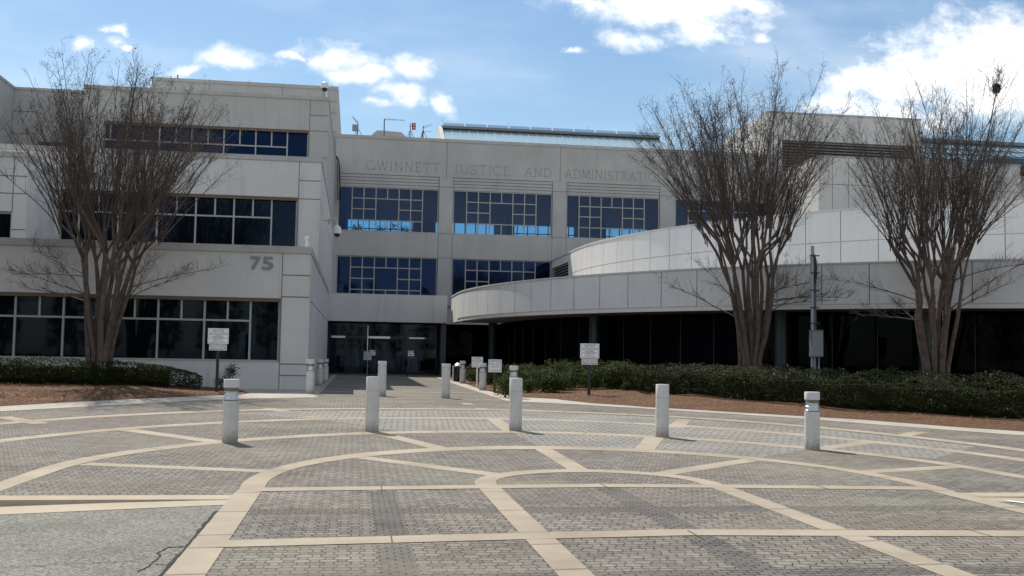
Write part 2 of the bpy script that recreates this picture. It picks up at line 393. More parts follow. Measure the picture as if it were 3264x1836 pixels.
LEAF_S = leaf_mat('azalea_leaves', (.014, .026, .006), (.048, .068, .013), 6, .55, .2)
PETAL = simple('pink_petals', (.5, .32, .32), .7)
BARK = mottled('crape_myrtle_bark', (.062, .042, .032), (.145, .108, .087), 5, .8, 40, .4, .4, .25)
TWIG = mottled('twig_bark', (.066, .049, .04), (.128, .10, .083), 3, .85, 20, .2, 0)
LETTER = simple('groove_shade_and_dirt', (.27, .25, .22), .9)  # dark grey paints in the groove shade along with dirt
GROUNDM = mottled('far_ground', (.19, .18, .14), (.27, .26, .215), .2, .95, 8, .3, 0)
ROOFM = mottled('roof_membrane', (.42, .41, .39), (.5, .49, .47), 1, .9, 20, .2, 0)
COLM = simple('dark_teal_column', (.02, .045, .06), .35)
PAINT = simple('white_road_paint', (.7, .7, .68), .7)
CRACK = simple('dark_crack', (.012, .012, .01), .95)

# ------------------------------------------------------------------ ground sheets
def sheet(name, poly, mat, dz, zf=h, step=1.0, kind='structure', cutx=False):
    bm = bmesh.new()
    fs = [bm.verts.new((x, y, 0)) for x, y in poly]
    bm.faces.new(fs)
    ys = [p[1] for p in poly]; xs = [p[0] for p in poly]
    y = 16.0
    while y <= 32.0:
        if min(ys) < y < max(ys):
            bmesh.ops.bisect_plane(bm, geom=bm.verts[:]+bm.edges[:]+bm.faces[:], plane_co=(0, y, 0), plane_no=(0, 1, 0))
        y += step
    if cutx:
        for a, lo, hi in ((0, min(xs), max(xs)), (1, min(ys), max(ys))):
            t = math.ceil(lo/.6)*.6
            while t < hi:
                co = [0, 0, 0]; no = [0, 0, 0]; co[a] = t; no[a] = 1
                bmesh.ops.bisect_plane(bm, geom=bm.verts[:]+bm.edges[:]+bm.faces[:], plane_co=co, plane_no=no)
                t += .6
    for v in bm.verts: v.co.z = zf(v.co.x, v.co.y)+dz
    bmesh.ops.recalc_face_normals(bm, faces=bm.faces[:])
    if sum(f.normal.z for f in bm.faces) < 0: bmesh.ops.reverse_faces(bm, faces=bm.faces[:])
    bmesh.ops.triangulate(bm, faces=[f for f in bm.faces if len(f.verts) > 4])
    me = bpy.data.meshes.new(name); bm.to_mesh(me); bm.free(); me.materials.append(mat)
    o = bpy.data.objects.new(name, me); COL.objects.link(o); o['kind'] = kind
    return o

LEG_L, LEG_R, KY = -1.30, 7.44, 12.05
sheet('ground', [(-900, -900), (900, -900), (900, 1400), (-900, 1400)], GROUNDM, -.16)
sheet('plaza_paving', [(LEG_L, -30), (LEG_R, -30), (LEG_R, KY), (40, KY), (40, 68), (-60, 68), (-60, KY), (LEG_L, KY)], PAVER, 0)

# asphalt drives, left and right of the paved lane, dipping away from it
def dip(x, y):
    d = max(0, LEG_L-x, x-LEG_R)
    return -.004-.085*min(1, d/3.2)**1.3
def drive(name, x0, x1, y1, mat, dz=0, y0=-30):
    n = 14; mb = MB(); xs = [x0+(x1-x0)*(i/n)**2 for i in range(n+1)]
    for a, b in zip(xs, xs[1:]):
        q = [(a, y0, dip(a, 0)+dz), (b, y0, dip(b, 0)+dz), (b, y1, dip(b, 0)+dz), (a, y1, dip(a, 0)+dz)]
        if x1 < x0: q = q[::-1]
        mb.quad(*q)
    o = mb.build(name, mat); o['kind'] = 'structure'; return o
road_l = drive('asphalt_drive', LEG_L, -60, 11.5, ASPHALT)
road_r = drive('asphalt_drive', LEG_R, 60, 11.5, ASPHALT)
def kerb(x0, x1):
    n = 14; xs = [x0+(x1-x0)*(i/n)**2 for i in range(n+1)]
    g = MB(); k = MB()
    for a, b in zip(xs, xs[1:]):
        def Q(mb, pts):
            if x1 < x0: pts = pts[::-1]
            mb.quad(*pts)
        za, zb = dip(a, 0)+.004, dip(b, 0)+.004
        ya = 11.42-.30*min(1, abs(a-x0)/2.2); yb = 11.42-.30*min(1, abs(b-x0)/2.2)
        Q(g, [(a, ya, za), (b, yb, zb), (b, 11.78, zb), (a, 11.78, za)])
        t = .006
        Q(k, [(a, 11.78, za-.01), (b, 11.78, zb-.01), (b, 11.80, t), (a, 11.80, t)])
        Q(k, [(a, 11.80, t), (b, 11.80, t), (b, KY+.10, t), (a, KY+.10, t)])
    o = g.build('gutter', KERB); o['kind'] = 'structure'
    o = k.build('kerb', KERB); o['kind'] = 'structure'
kerb(LEG_L, -60); kerb(LEG_R, 60)
# painted line on the right-hand drive
mb = MB()
for (a, ya), (b, yb) in zip([(7.62, 11.55), (8.4, 10.6), (9.4, 9.4)], [(8.4, 10.6), (9.4, 9.4), (10.5, 8.0)]):
    mb.quad((a, ya-.14, dip(a, 0)+.008), (b, yb-.14, dip(b, 0)+.008), (b, yb+.02, dip(b, 0)+.008), (a, ya+.02, dip(a, 0)+.008))
o = mb.build('road_marking', PAINT); o['kind'] = 'structure'
# cracks along the edge of the old asphalt
def ribbon(mb, pts, ws, zf):
    for i in range(len(pts)-1):
        a, b = Vector((*pts[i], 0)), Vector((*pts[i+1], 0)); d = (b-a).normalized(); nn = Vector((-d.y, d.x, 0))
        q = [a-nn*ws[i]/2, b-nn*ws[i+1]/2, b+nn*ws[i+1]/2, a+nn*ws[i]/2]
        mb.quad(*[(p.x, p.y, zf(p.x, p.y)) for p in q])
mb = MB()
zc = lambda x, y: dip(x, y)+.004
rr = random.Random(3)
def crackline(pts, w):
    out = []
    for (x0, y0), (x1, y1) in zip(pts, pts[1:]):
        n = 7
        for i in range(n): t = i/n; out.append((x0+(x1-x0)*t+rr.uniform(-.012, .012), y0+(y1-y0)*t+rr.uniform(-.02, .02)))
    out.append(pts[-1])
    ribbon(mb, out, [w*rr.uniform(.5, 1.4) for _ in out], zc)
crackline([G(*px(7, *q)) for q in [(925, 795), (900, 800), (850, 800), (790, 828), (800, 845), (770, 880), (690, 925)]], .016)
crackline([G(*px(7, *q)) for q in [(890, 835), (860, 890), (775, 885)]], .012)
crackline([G(*px(7, *q)) for q in [(0, 885), (250, 880), (480, 872), (700, 868)]], .006)
crackline([(LEG_L-.03, 11.0), (LEG_L-.03, 10), (LEG_L-.02, 9.2), (LEG_L-.03, 8.4), (LEG_L-.03, 6)], .032)
o = mb.build('crack', CRACK, road_l)

# concrete bands set into the pavers
bands = MB()
BZ = .004
def strip(pts, w, dz=BZ, closed=False):
    n = len(pts); L_, R_ = [], []
    for i in range(n):
        a = Vector((*pts[max(i-1, 0)], 0)); b = Vector((*pts[min(i+1, n-1)], 0))
        d = (b-a).normalized(); nn = Vector((-d.y, d.x, 0)); ww = w[i] if hasattr(w, '__len__') else w
        p = Vector((*pts[i], 0)); L_.append(p+nn*ww/2); R_.append(p-nn*ww/2)
    for i in range(n-1):
        bands.quad(*[(p.x, p.y, h(p.x, p.y)+dz) for p in (R_[i], R_[i+1], L_[i+1], L_[i])])
def arc(c, rx, ry, a0, a1, n=72):
    return [(c[0]+rx*math.cos(R(a0+(a1-a0)*i/n)), c[1]+ry*math.sin(R(a0+(a1-a0)*i/n))) for i in range(n+1)]
def wid(pts, c, wx, wy):          # wider where the ring runs across the view
    out = []
    for x, y in pts:
        t = math.atan2(abs(y-c[1]), abs(x-c[0])); out.append(wx+(wy-wx)*math.sin(t))
    return out
XC = 3.12
legs = [(-1.16, -8), (-1.16, 12.6)]
A = [(-1.16, -8), (-1.16, 6), (-1.16, 10), (-1.16, 12.3)]+arc((XC, 13.2), 4.28, 4.95, 186, -6)+[(7.3, 12.2), (7.3, 9), (7.3, -8)]
strip(A, .29)
A2 = arc((XC, 13.2), 4.28, 4.95, 160, 20); strip(A2, [.29+.3*math.sin(math.pi*i/(len(A2)-1)) for i in range(len(A2))], BZ+.0008)
B = [(1.66, -8), (1.66, 6), (1.66, 12.6)]+arc((XC, 13.1), 1.46, 1.5, 182, -2, 36)+[(4.58, 12.6), (4.58, -8)]
strip(B, .27)
B2 = arc((XC, 13.1), 1.46, 1.5, 155, 25, 30); strip(B2, [.27+.12*math.sin(math.pi*i/30) for i in range(31)], BZ+.0008)
strip([(-1.1, 12.62), (1.6, 12.84), (3.1, 12.95), (4.6, 12.84), (7.3, 12.60)], .33, BZ+.0015)
strip([(-1.1, 9.13), (1.6, 9.38), (3.1, 9.5), (4.6, 9.38), (7.3, 9.2)], .33, BZ+.0015)
strip([(-1.1, 6.0), (1.6, 6.2), (4.6, 6.2), (7.3, 6.0)], .33, BZ+.0015)
Cc = [(-4.02, KY+.02), (-4.0, 13.0), (-3.97, 13.9)]+arc((2.72, 14.47), 6.67, 6.75, 178, 2)+[(9.42, 13.9), (9.5, 13.0), (9.55, KY+.02)]
strip(Cc, [.30]*3+[.31+.16*abs(math.sin(R(178-176*i/72))) for i in range(73)]+[.30]*3)
Dd = [(-6.65, KY+.02), (-6.63, 14)]+arc((2.25, 15.35), 8.87, 9.1, 178, 2)+[(11.13, 14), (11.15, KY+.02)]; strip(Dd, .40)
Ee = [(-8.7, KY+.02), (-8.69, 15)]+arc((1.88, 16.32), 10.56, 10.9, 178, 2)+[(12.45, 15), (12.46, KY+.02)]; strip(Ee, .42)
for a, b, w in [((-3.68, 15.45), (-1.10, 14.55), .33), ((-4.28, 21.19), (-2.30, 18.95), .36), ((-2.08, 26.9), (-0.68, 24.0), .36), ((-7.38, 23.9), (-6.2, 22.4), .36),
                ((0.03, 16.61), (1.95, 14.1), .33), ((0.55, 20.7), (1.5, 17.95), .33), ((3.15, 29.8), (3.36, 27.0), .3), ((3.22, 24.3), (3.2, 21.3), .3), ((3.25, 18.0), (3.19, 14.75), .3),
                ((7.9, 24.6), (7.0, 22.4), .34), ((5.97, 20.4), (4.89, 17.5), .36), ((6.32, 16.2), (4.17, 14.15), .34), ((8.34, 18.12), (9.95, 19.45), .34), ((11.4, 20.85), (12.4, 21.75), .34), ((9.3, 15.2), (7.2, 14.4), .34)]:
    strip([a, b], w, BZ-.0015)
# cross strips and edge strips of the walk up to the doors
for y in (32.1, 34.6, 37.4, 40.4, 43.8, 47.6, 52.0, 57.0):
    strip([(-1.1, y), (4.55, y)], .22, BZ+.001)
strip([(-1.22, 32.2), (-1.16, 45), (-1.12, 66)], .22, BZ+.0025)
strip([(4.62, 31.4), (4.6, 45), (4.75, 60)], .22, BZ+.0025)
o = bands.build('paving_band', BAND); o['kind'] = 'structure'
# dark header courses let into the pavers, and joints of the bands
sheet('paving_course', [(.26, -8), (.56, -8), (.50, 12.45), (.22, 12.45)], COURSE, .0012)
sheet('paving_course', [(2.95, -8), (3.28, -8), (3.28, 12.75), (2.98, 12.75)], COURSE, .0012)
sheet('paving_course', [(-1.0, 10.75), (7.2, 10.75), (7.2, 11.12), (-1.0, 11.12)], COURSE, .0008)
sheet('paving_course', [(-1.0, 7.55), (7.2, 7.55), (7.2, 7.85), (-1.0, 7.85)], COURSE, .0008)
jm = MB()
def joint(x0, y0, x1, y1, w=.014):
    d = Vector((x1-x0, y1-y0, 0)).normalized(); nn = Vector((-d.y, d.x, 0))*w/2
    q = [Vector((x0, y0, 0))-nn, Vector((x1, y1, 0))-nn, Vector((x1, y1, 0))+nn, Vector((x0, y0, 0))+nn]
    jm.quad(*[(p.x, p.y, h(p.x, p.y)+.0085) for p in q])
for x in (.36, 3.12, 5.9):
    joint(x, 9.12, x, 9.58); joint(x, 12.5, x, 13.1)
for lx, w_ in ((-1.16, .145), (1.66, .135), (4.58, .135), (7.3, .145)):
    for y in (7.9, 8.95, 9.55, 10.9, 12.35): joint(lx-w_, y, lx+w_, y+.02, .012)
for c_, r_, e_, st in ((( XC, 13.2), 4.28, .3, 17), ((2.72, 14.47), 6.7, .3, 13), ((2.25, 15.35), 8.95, .25, 11), ((1.88, 16.32), 10.7, .28, 9)):
    a_ = 8
    while a_ < 175: joint(c_[0]+(r_-e_*.5)*math.cos(R(a_)), c_[1]+(r_-e_*.5)*math.sin(R(a_))*1.02, c_[0]+(r_+e_*.5)*math.cos(R(a_)), c_[1]+(r_+e_*.5)*math.sin(R(a_))*1.02); a_ += st
for y in (34, 37.5, 41): joint(-1.24, y-1.0, -1.6, y+.2)
joint(6.9, 30.4, 6.3, 29.7); joint(8.2, 28.6, 7.4, 28.5); joint(10.4, 26.6, 9.6, 26.4); joint(12.5, 24.9, 11.7, 24.2)
o = jm.build('band_joint', JOINT); o['kind'] = 'structure'
# perforated pavers in the middle of the rings
ring = arc((1.95, 16.2), 10.15, 10.45, 118, 14, 34)
inner = [(9.6, 16.4), (8.0, 17.9), (6.35, 16.3)]+arc((XC, 13.2), 4.4, 5.1, 38, 88, 12)
sheet('perforated_paving', [(x, y) for x, y in ring]+inner+[(3.2, 21.2), (.9, 21.3), (-.6, 23.7)], DOTS, .0018)

# light concrete walks and kerbs beside the beds
left_front = [(-26, 9), (-16, 18.5), (-12, 22.8), (-9.6, 25.3), (-8.32, 26.71), (-7.03, 28.6), (-5.04, 31.5), (-3.45, 33.9)]
lf_out = [(-26, 7.6), (-16, 16.9), (-12, 21.2), (-9.2, 24.0), (-7.78, 25.3), (-5.75, 27.7), (-3.65, 30.3), (-1.22, 32.4)]
sheet('concrete_walk', lf_out+[(-1.25, 40), (-1.62, 66), (-1.66, 66), (-1.68, 38.9), (-4.25, 38.9), (-3.6, 36.3), (-3.3, 34.9)]+left_front[::-1], WALK, .007)
rf_bed = [(6.41, 32.5), (6.9, 30.4), (8.2, 28.6), (10.4, 26.6), (12.5, 24.9), (14.0, 23.0), (15.1, 21.9), (18, 18.6), (26, 9)]
rf_out = [(4.55, 31.2), (6.0, 29.9), (7.2, 28.7), (8.89, 27.1), (10.93, 25.2), (12.75, 22.9), (14.44, 21.0), (17.2, 17.4), (25, 7.6)]
bed_inner = [(6.41, 32.9), (5.3, 34.3), (5.1, 36.6), (4.95, 41.9), (5.1, 48.1), (4.95, 52.5), (5.2, 58.5)]
sheet('concrete_walk', rf_out+rf_bed[::-1]+bed_inner+[(4.7, 58.5), (4.66, 45)], WALK, .007)

# mulch beds, gently mounded
def seg_dist(p, a, b):
    ax, ay = a; bx, by = b; dx, dy = bx-ax, by-ay; L2 = dx*dx+dy*dy
    t = 0 if L2 == 0 else max(0, min(1, ((p[0]-ax)*dx+(p[1]-ay)*dy)/L2))
    return math.hypot(p[0]-ax-t*dx, p[1]-ay-t*dy)
def mound(line, amt, reach):
    def zf(x, y):
        d = min(seg_dist((x, y), a, b) for a, b in zip(line, line[1:]))
        t = min(1, d/reach)
        return h(x, y)+.012+amt*t*t*(3-2*t)+.025*min(1, d/.35)+.03*math.sin(x*2.1+y)*math.sin(y*1.7)*min(1, d)
    return zf
bedL = mound(left_front+[(-3.3, 34.9), (-3.6, 36.3), (-4.2, 38.75)], .30, 6.0)
bedR = mound(rf_bed[::-1]+bed_inner, .26, 7.0)
sheet('mulch_bed', left_front+[(-3.3, 34.9), (-3.6, 36.3), (-4.2, 38.75), (-26, 38.75)], MULCH, 0, bedL, cutx=True)
sheet('mulch_bed', rf_bed[::-1]+bed_inner+[(9.6, 58.5), (11, 51), (14, 45.5), (18, 41), (22, 38), (28, 34), (40, 30), (40, 9)], MULCH, 0, bedR, cutx=True)
# loose straw blades and fallen leaves over the beds
mb = MB(); rs = random.Random(11)
for zf, fx in ((bedL, lambda: (rs.uniform(-13, -3.4), rs.uniform(24, 34))), (bedR, lambda: (rs.uniform(5.2, 22), rs.uniform(20, 46)))):
    n = 0
    while n < 5200:
        x, y = fx(); n += 1
        if zf is bedL:
            if y < 26.8+1.33*(x+8.3)+.12 or y > 38: continue
        else:
            if x < 6.5 and y < 34.3: continue
            if x < 15.2 and y < 30.6-1.03*(x-6.8)+.2: continue
            if x >= 15.2 and y < 21.9-1.16*(x-15.1)+.2: continue
        a = rs.uniform(0, 6.28); l = rs.uniform(.05, .13); w = rs.uniform(.004, .009); z = zf(x, y)+rs.uniform(.004, .03)
        c, s_ = math.cos(a), math.sin(a); t = rs.uniform(-.03, .05)
        mb.quad((x-s_*w, y+c*w, z), (x+s_*w, y-c*w, z), (x+c*l+s_*w, y+s_*l-c*w, z+t), (x+c*l-s_*w, y+s_*l+c*w, z+t))
o = mb.build('pine_straw', simple('loose_straw', (.30, .17, .10), .9)); o['kind'] = 'stuff'; o['label'] = 'loose reddish brown pine straw over the planting beds'

# ------------------------------------------------------------------ building helpers
def cuts(a, b, js): return [a]+sorted(j for j in js if a+.02 < j < b-.02)+[b]
JO = MB()      # dark sealant lying in the panel joints
def wall_done(w, name, m, parent):     # wall and the sealant in its joints as one mesh
    global JO
    n0, k0 = len(w.v), len(w.f); w.v += JO.v; w.f += [tuple(i+n0 for i in f) for f in JO.f]
    o = w.build(name, [m, SEAL], parent); JO = MB()
    for p in o.data.polygons[k0:]: p.material_index = 1
    return o
def wall_front(mb, x0, x1, z0, z1, y, th=.35, xj=(), zj=(), gap=.045):
    X, Z = cuts(x0, x1, xj), cuts(z0, z1, zj)
    if len(X) == 2 and len(Z) == 2: mb.box(x0, x1, y, y+th, z0, z1); return
    mb.box(x0, x1, y+.03, y+th, z0, z1)
    for j in X[1:-1]: JO.box(j-gap/2+.002, j+gap/2-.002, y+.006, y+.0285, z0, z1)
    for j in Z[1:-1]: JO.box(x0+.001, x1-.001, y+.009, y+.028, j-gap/2+.002, j+gap/2-.002)
    for i in range(len(X)-1):
        for k in range(len(Z)-1):
            a = X[i]+(gap/2 if i else 0); b = X[i+1]-(gap/2 if i < len(X)-2 else 0)
            c = Z[k]+(gap/2 if k else 0); d = Z[k+1]-(gap/2 if k < len(Z)-2 else 0)
            mb.box(a, b, y, y+.029, c, d)
def wall_side(mb, x, th, y0, y1, z0, z1, yj=(), zj=(), gap=.045, sgn=1):
    # face at x looking along +x (sgn 1) or -x (sgn -1), body behind it
    Y, Z = cuts(y0, y1, yj), cuts(z0, z1, zj)
    lo, hi = (x-th, x-.03) if sgn > 0 else (x+.03, x+th)
    mb.box(lo, hi, y0, y1, z0, z1)
    f0, f1 = sorted((x-sgn*.006, x-sgn*.0285)); e0, e1 = sorted((x-sgn*.009, x-sgn*.028))
    for j in Y[1:-1]: JO.box(f0, f1, j-gap/2+.002, j+gap/2-.002, z0, z1)
    for j in Z[1:-1]: JO.box(e0, e1, y0+.001, y1-.001, j-gap/2+.002, j+gap/2-.002)
    for i in range(len(Y)-1):
        for k in range(len(Z)-1):
            a = Y[i]+(gap/2 if i else 0); b = Y[i+1]-(gap/2 if i < len(Y)-2 else 0)
            c = Z[k]+(gap/2 if k else 0); d = Z[k+1]-(gap/2 if k < len(Z)-2 else 0)
            if sgn > 0: mb.box(x-.029, x, a, b, c, d)
            else: mb.box(x, x+.029, a, b, c, d)
def window(parent, x0, x1, z0, z1, y, glass, vbars, hbars, bw=.068, depth=.10, edge=True, sill=None, lab=None):
    """vbars: (x, z0, z1); hbars: (z, x0, x1)"""
    g = MB(); g.box(x0, x1, y+depth, y+depth+.02, z0, z1); w = g.build('window', glass, parent)
    if lab: w['label'] = lab
    f = MB()
    for (x, a, b) in vbars: f.box(x-bw/2, x+bw/2, y, y+depth-.003, a, b)
    for (z, a, b) in hbars: f.box(a+.003, b-.003, y+.003, y+depth-.006, z-bw/2, z+bw/2)
    if edge:
        f.box(x0, x1, y-.003, y+depth-.009, z1-bw, z1); f.box(x0, x1, y-.003, y+depth-.009, z0, z0+bw)
        f.box(x0, x0+bw, y-.006, y+depth-.012, z0, z1); f.box(x1-bw, x1, y-.006, y+depth-.012, z0, z1)
    f.build('frame', FRAME, w)
    return w
def wing_bars(x0, x1, z0, z1, tr):
    v = []; x = -3.75; k = 0
    while x > x0+.3:
        v.append((x, z0 if k % 2 == 0 else tr, z1)); x -= .803; k += 1
    return v, [(tr, x0, -3.75)]
_fonts = {}
def text_mesh(body, size, ext=.002, align='CENTER', bold=0, space=1.0):
    cu = bpy.data.curves.new('t', 'FONT'); cu.body = body; cu.size = size; cu.align_x = align; cu.align_y = 'CENTER'; cu.extrude = ext; cu.offset = bold; cu.space_character = space; cu.resolution_u = 3
    ob = bpy.data.objects.new('t', cu); COL.objects.link(ob)
    dg = bpy.context.evaluated_depsgraph_get(); dg.update()
    me = bpy.data.meshes.new_from_object(ob.evaluated_get(dg))
    bpy.data.objects.remove(ob); bpy.data.curves.remove(cu)
    return me
def text(name, body, size, mat, parent, loc, ext=.002, align='CENTER', bold=0, xs=1.0, rz=0):
    me = text_mesh(body, size, ext, align, bold); me.name = name
    me.transform(Matrix.Rotation(R(90), 4, 'X'))
    if xs != 1: me.transform(Matrix.Scale(xs, 4, Vector((1, 0, 0))))
    me.materials.clear(); me.materials.append(mat)
    o = bpy.data.objects.new(name, me); COL.objects.link(o); o.parent = parent; o.location = loc
    return o

# ------------------------------------------------------------------ left wing: three storeys stepping back
YL, YM, YU, YT, YC, YE = 38.8, 46.7, 55.3, 75.5, 75.0, 65.0
XS = -1.66
GZ = .22
wing = empty('office_wing', (0, 0, 0), 0, 'pale concrete office wing of three stepped storeys with dark ribbon windows', 'building')
w = MB()
# ground storey
w.box(-40, XS-.35, YL+.35, YE, 0, 5.16)
wall_front(w, -40, -2.68, 0, 1.15, YL)
w.box(-40, -2.68, YL-.004, YL+.2, 1.15, 1.19)
wall_front(w, -40, -2.68, 3.50, 5.14, YL)
wall_front(w, -2.645, XS, 0, 5.14, YL, .35, (), (.72, 1.13, 3.56, 4.35))
JO.box(-2.70, -2.63, YL+.02, YL+.34, 0, 5.14)
wall_side(w, XS, .35, YL+.35, YE+.3, 0, 5.14, (YE-.1,), (3.46,))
# middle storey
w.box(-40, XS-.35, YM+.35, 75, 5.2, 9.95)
wall_front(w, -40, -2.62, 8.33, 9.92, YM)
wall_front(w, -2.585, XS, 5.2, 9.92, YM, .35, (), (8.28, 9.09))
JO.box(-2.64, -2.57, YM+.02, YM+.34, 5.2, 9.92)
wall_front(w, -40, -2.62, 5.2, 5.85, YM)
wall_front(w, -13.3, -12.55, 5.85, 8.33, YM)
wall_side(w, XS, .35, YM+.35, 75, 5.2, 9.92, (YE,), (8.25,))
# projecting bay at the far left of the middle storey
w.box(-40, -12.72, 43.0, YM-.01, 5.42, 8.95)
wall_front(w, -40, -12.7, 6.80, 8.92, 42.7, .3, (-13.2,), (7.5, 8.18))
wall_front(w, -13.2, -12.7, 5.42, 6.80, 42.7, .3, (), (6.1,))
wall_done(w, 'wall', CONC, wing); w = MB()
# upper storey
w.box(-13.9, XS-.35, YU+.35, 75.4, 9.9, 14.75)
wall_front(w, -13.9, -2.64, 13.12, 14.73, YU)
wall_front(w, -2.605, XS, 9.95, 14.73, YU, .35, (), (11.7, 13.1, 13.93))
JO.box(-2.66, -2.59, YU+.02, YU+.34, 9.95, 14.73)
wall_front(w, -13.9, -2.64, 9.95, 10.85, YU)
wall_front(w, -13.9, -12.9, 10.85, 13.12, YU)
wall_side(w, XS, .35, YU+.35, 75.45, 9.95, 14.73, (65,), (13.1,))
wall_front(w, -26, -17.1, 9.95, 15.35, 59, .35, (), (14.2, 13.0)); wall_front(w, -15.5, -13.9, 9.95, 15.35, 59, .35, (), (14.2, 13.0)); wall_front(w, -17.1, -15.5, 12.6, 15.35, 59)
w.box(-26, -13.9, 59.36, 75, 9.9, 15.2)
w.box(-26, -18.4, 50, 58.99, 9.95, 15.35)
# stair tower behind
w.box(-14.5, XS-.03, YT+.03, 92, 9, 20.5)
wall_front(w, -14.5, XS, 14.6, 20.33, YT, .3, (-10.62, -5.55, -2.68), (19.5, 18.65, 17.3))
wall_side(w, XS, .3, YT+.3, 92, 14.6, 20.33, (80, 86), (19.5, 18.65))
wall_done(w, 'upper_wall', CONC_D, wing)
c = MB()
c.box(-40, XS+.03, YL-.05, YL+.5, 5.145, 5.40); c.box(XS-.4, XS+.03, YL+.5, YE-.01, 5.145, 5.40)
c.box(-40, XS+.03, YM-.05, YM+.5, 9.925, 10.14); c.box(XS-.4, XS+.03, YM+.5, 74.9, 9.925, 10.14)
c.box(-40, -12.68, 42.65, 43.2, 8.925, 9.12); c.box(-13.1, -12.68, 43.2, YM-.06, 8.925, 9.12)
c.box(-13.94, XS+.03, YU-.05, YU+.5, 14.735, 14.93); c.box(XS-.4, XS+.03, YU+.5, 75.4, 14.735, 14.93)
c.box(-26, -13.95, 58.95, 59.5, 15.355, 15.5); c.box(-18.9, -18.36, 50, 58.94, 15.355, 15.5)
c.box(-14.55, XS+.03, YT-.05, YT+.45, 20.335, 20.58); c.box(XS-.4, XS+.03, YT+.45, 92, 20.335, 20.58); c.box(-14.55, -14.1, YT+.45, 92, 20.335, 20.58)
c.build('coping', COPE, wing)
rf = MB()
rf.box(-40, XS-.45, YL+.55, YM-.02, 5.17, 5.22); rf.box(-40, XS-.45, YM+.55, YU-.02, 9.96, 10.0); rf.box(-13.85, XS-.45, YU+.55, 75.3, 14.76, 14.8); rf.box(-14.0, XS-.45, YT+.5, 91, 20.51, 20.55)
rf.build('roof', ROOFM, wing)
v, hb = wing_bars(-20, -2.7, 1.2, 3.48, 2.67)
window(wing, -20, -2.70, 1.2, 3.48, YL+.13, GLASS_LOW, v, hb)
v, hb = wing_bars(-12.55, -2.64, 5.85, 8.3, 7.41)
window(wing, -12.55, -2.64, 5.85, 8.31, YM+.13, GLASS_LOW, v, hb)
v, hb = wing_bars(-12.9, -2.66, 10.85, 13.1, 12.2)
window(wing, -12.9, -2.66, 10.85, 13.10, YU+.13, GLASS_UP, v, hb)
window(wing, -17.1, -15.5, 10.0, 12.58, 59.13, GLASS_UP, [], [])
window(wing, -20, -13.21, 5.45, 6.78, 42.83, GLASS_LOW, [(-14.3, 5.45, 6.78)], [])
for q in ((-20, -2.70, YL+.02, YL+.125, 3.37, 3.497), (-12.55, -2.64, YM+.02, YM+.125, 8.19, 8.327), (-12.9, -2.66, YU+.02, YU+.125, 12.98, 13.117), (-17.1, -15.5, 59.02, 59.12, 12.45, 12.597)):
    f = MB(); f.box(*q); f.build('lintel_shade_strip', LINTEL_SHADE, wing)  # strip coloured as the shade under each lintel
# struts of a skylight ridge behind the recessed roof
sk = empty('roof_skylight', (0, 0, 0), 0, 'low skylight ridge with white struts showing over the far left roof edge', 'skylight')
m_ = MB()
for i in range(8):
    x = -26+i*1.9; m_.tube([(x, 66, 15.2), (x+1.0, 66, 16.95), (x+1.25, 66, 16.9)], .05, 5)
m_.tube([(-26, 66, 16.85), (-12, 66, 16.85)], .05, 5); m_.build('frame', WHITEM, sk)
m_ = MB(); m_.quad((-26, 64, 15.2), (-13, 64, 15.2), (-13, 66, 16.8), (-26, 66, 16.8)); m_.build('glazing', SKYGLASS_D, sk)

# ------------------------------------------------------------------ central block
mid = empty('central_block', (0, 0, 0), 0, 'central courthouse block with incised lettering above two rows of gridded windows', 'building')
w = MB()
bays = [(-1.42, 5.72), (6.75, 14.02), (15.08, 22.12), (23.32, 30.9)]
piers = [(XS, -1.42), (5.74, 6.73), (14.04, 15.06), (22.14, 23.30), (30.92, 31.3)]
wall_front(w, XS, 31.3, 14.28, 16.83, YC, .4, (6.24, 14.57, 22.7), ())
for i, (a, b) in enumerate(piers):
    zj = (13.55, 10.18, 8.42) if b-a > .5 else ()
    wall_front(w, a+.002, b-.002, 5.0, 14.272, YC-.012, .41, (), zj)
for a, b in bays:
    wall_front(w, a+.002, b-.002, 8.42, 10.18, YC+.01, .38)
    for k in range(4):            # stepped ribs between lettering and glass
        z0 = 13.38+k*.225; w.box(a+.004, b-.004, YC+.03+.03*(3-k)*.6, YC+.36, z0, z0+.19)
        w.box(a+.004, b-.004, YC+.16, YC+.37, z0+.19, z0+.225)
w.box(XS, 31.3, YC+.41, 94.4, 13.4, 16.6)
w.box(XS-.3, 31.3, YC+.41, 94.3, 3.0, 9.9)
w.box(30.9, 31.3, YC+.4, 94, 9.9, 13.4)
wall_done(w, 'wall', CONC_D, mid)
c = MB(); c.box(XS+.032, 30.5, YC-.05, YC+.5, 16.835, 17.06); c.build('coping', COPE, mid)
rf = MB(); rf.box(XS, 30.5, YC+.52, 94, 16.61, 16.68); rf.build('roof', ROOFM, mid)
def grid(a, b, z0, z1, hz):
    s_ = (b-a)/7.14
    m = [a+s_*t for t in (.98, 1.81, 2.66, 4.30, 5.14, 5.98)]; half = a+s_*3.48
    v = [(x, z0, z1) for x in m]+[(half, hz[0], z1), (half, z0, hz[2])]
    hh = [(hz[0], m[0], m[5]), (hz[1], m[0], m[2]), (hz[1], m[3], m[5]), (hz[2], m[0], m[5])]
    return v, hh
for i, (a, b) in enumerate(bays):
    v, hh = grid(a, b, 10.18, 13.36, (12.55, 11.79, 10.99))
    window(mid, a+.01, b-.01, 10.185, 13.37, YC+.13, GLASS_CLEAR, v, hh, .07)
    v, hh = grid(a, b, 5.2, 8.40, (7.61, 6.82, 6.03))
    window(mid, a+.01, b-.01, 5.2, 8.415, YC+.13, GLASS_UP, v, hh, .07)
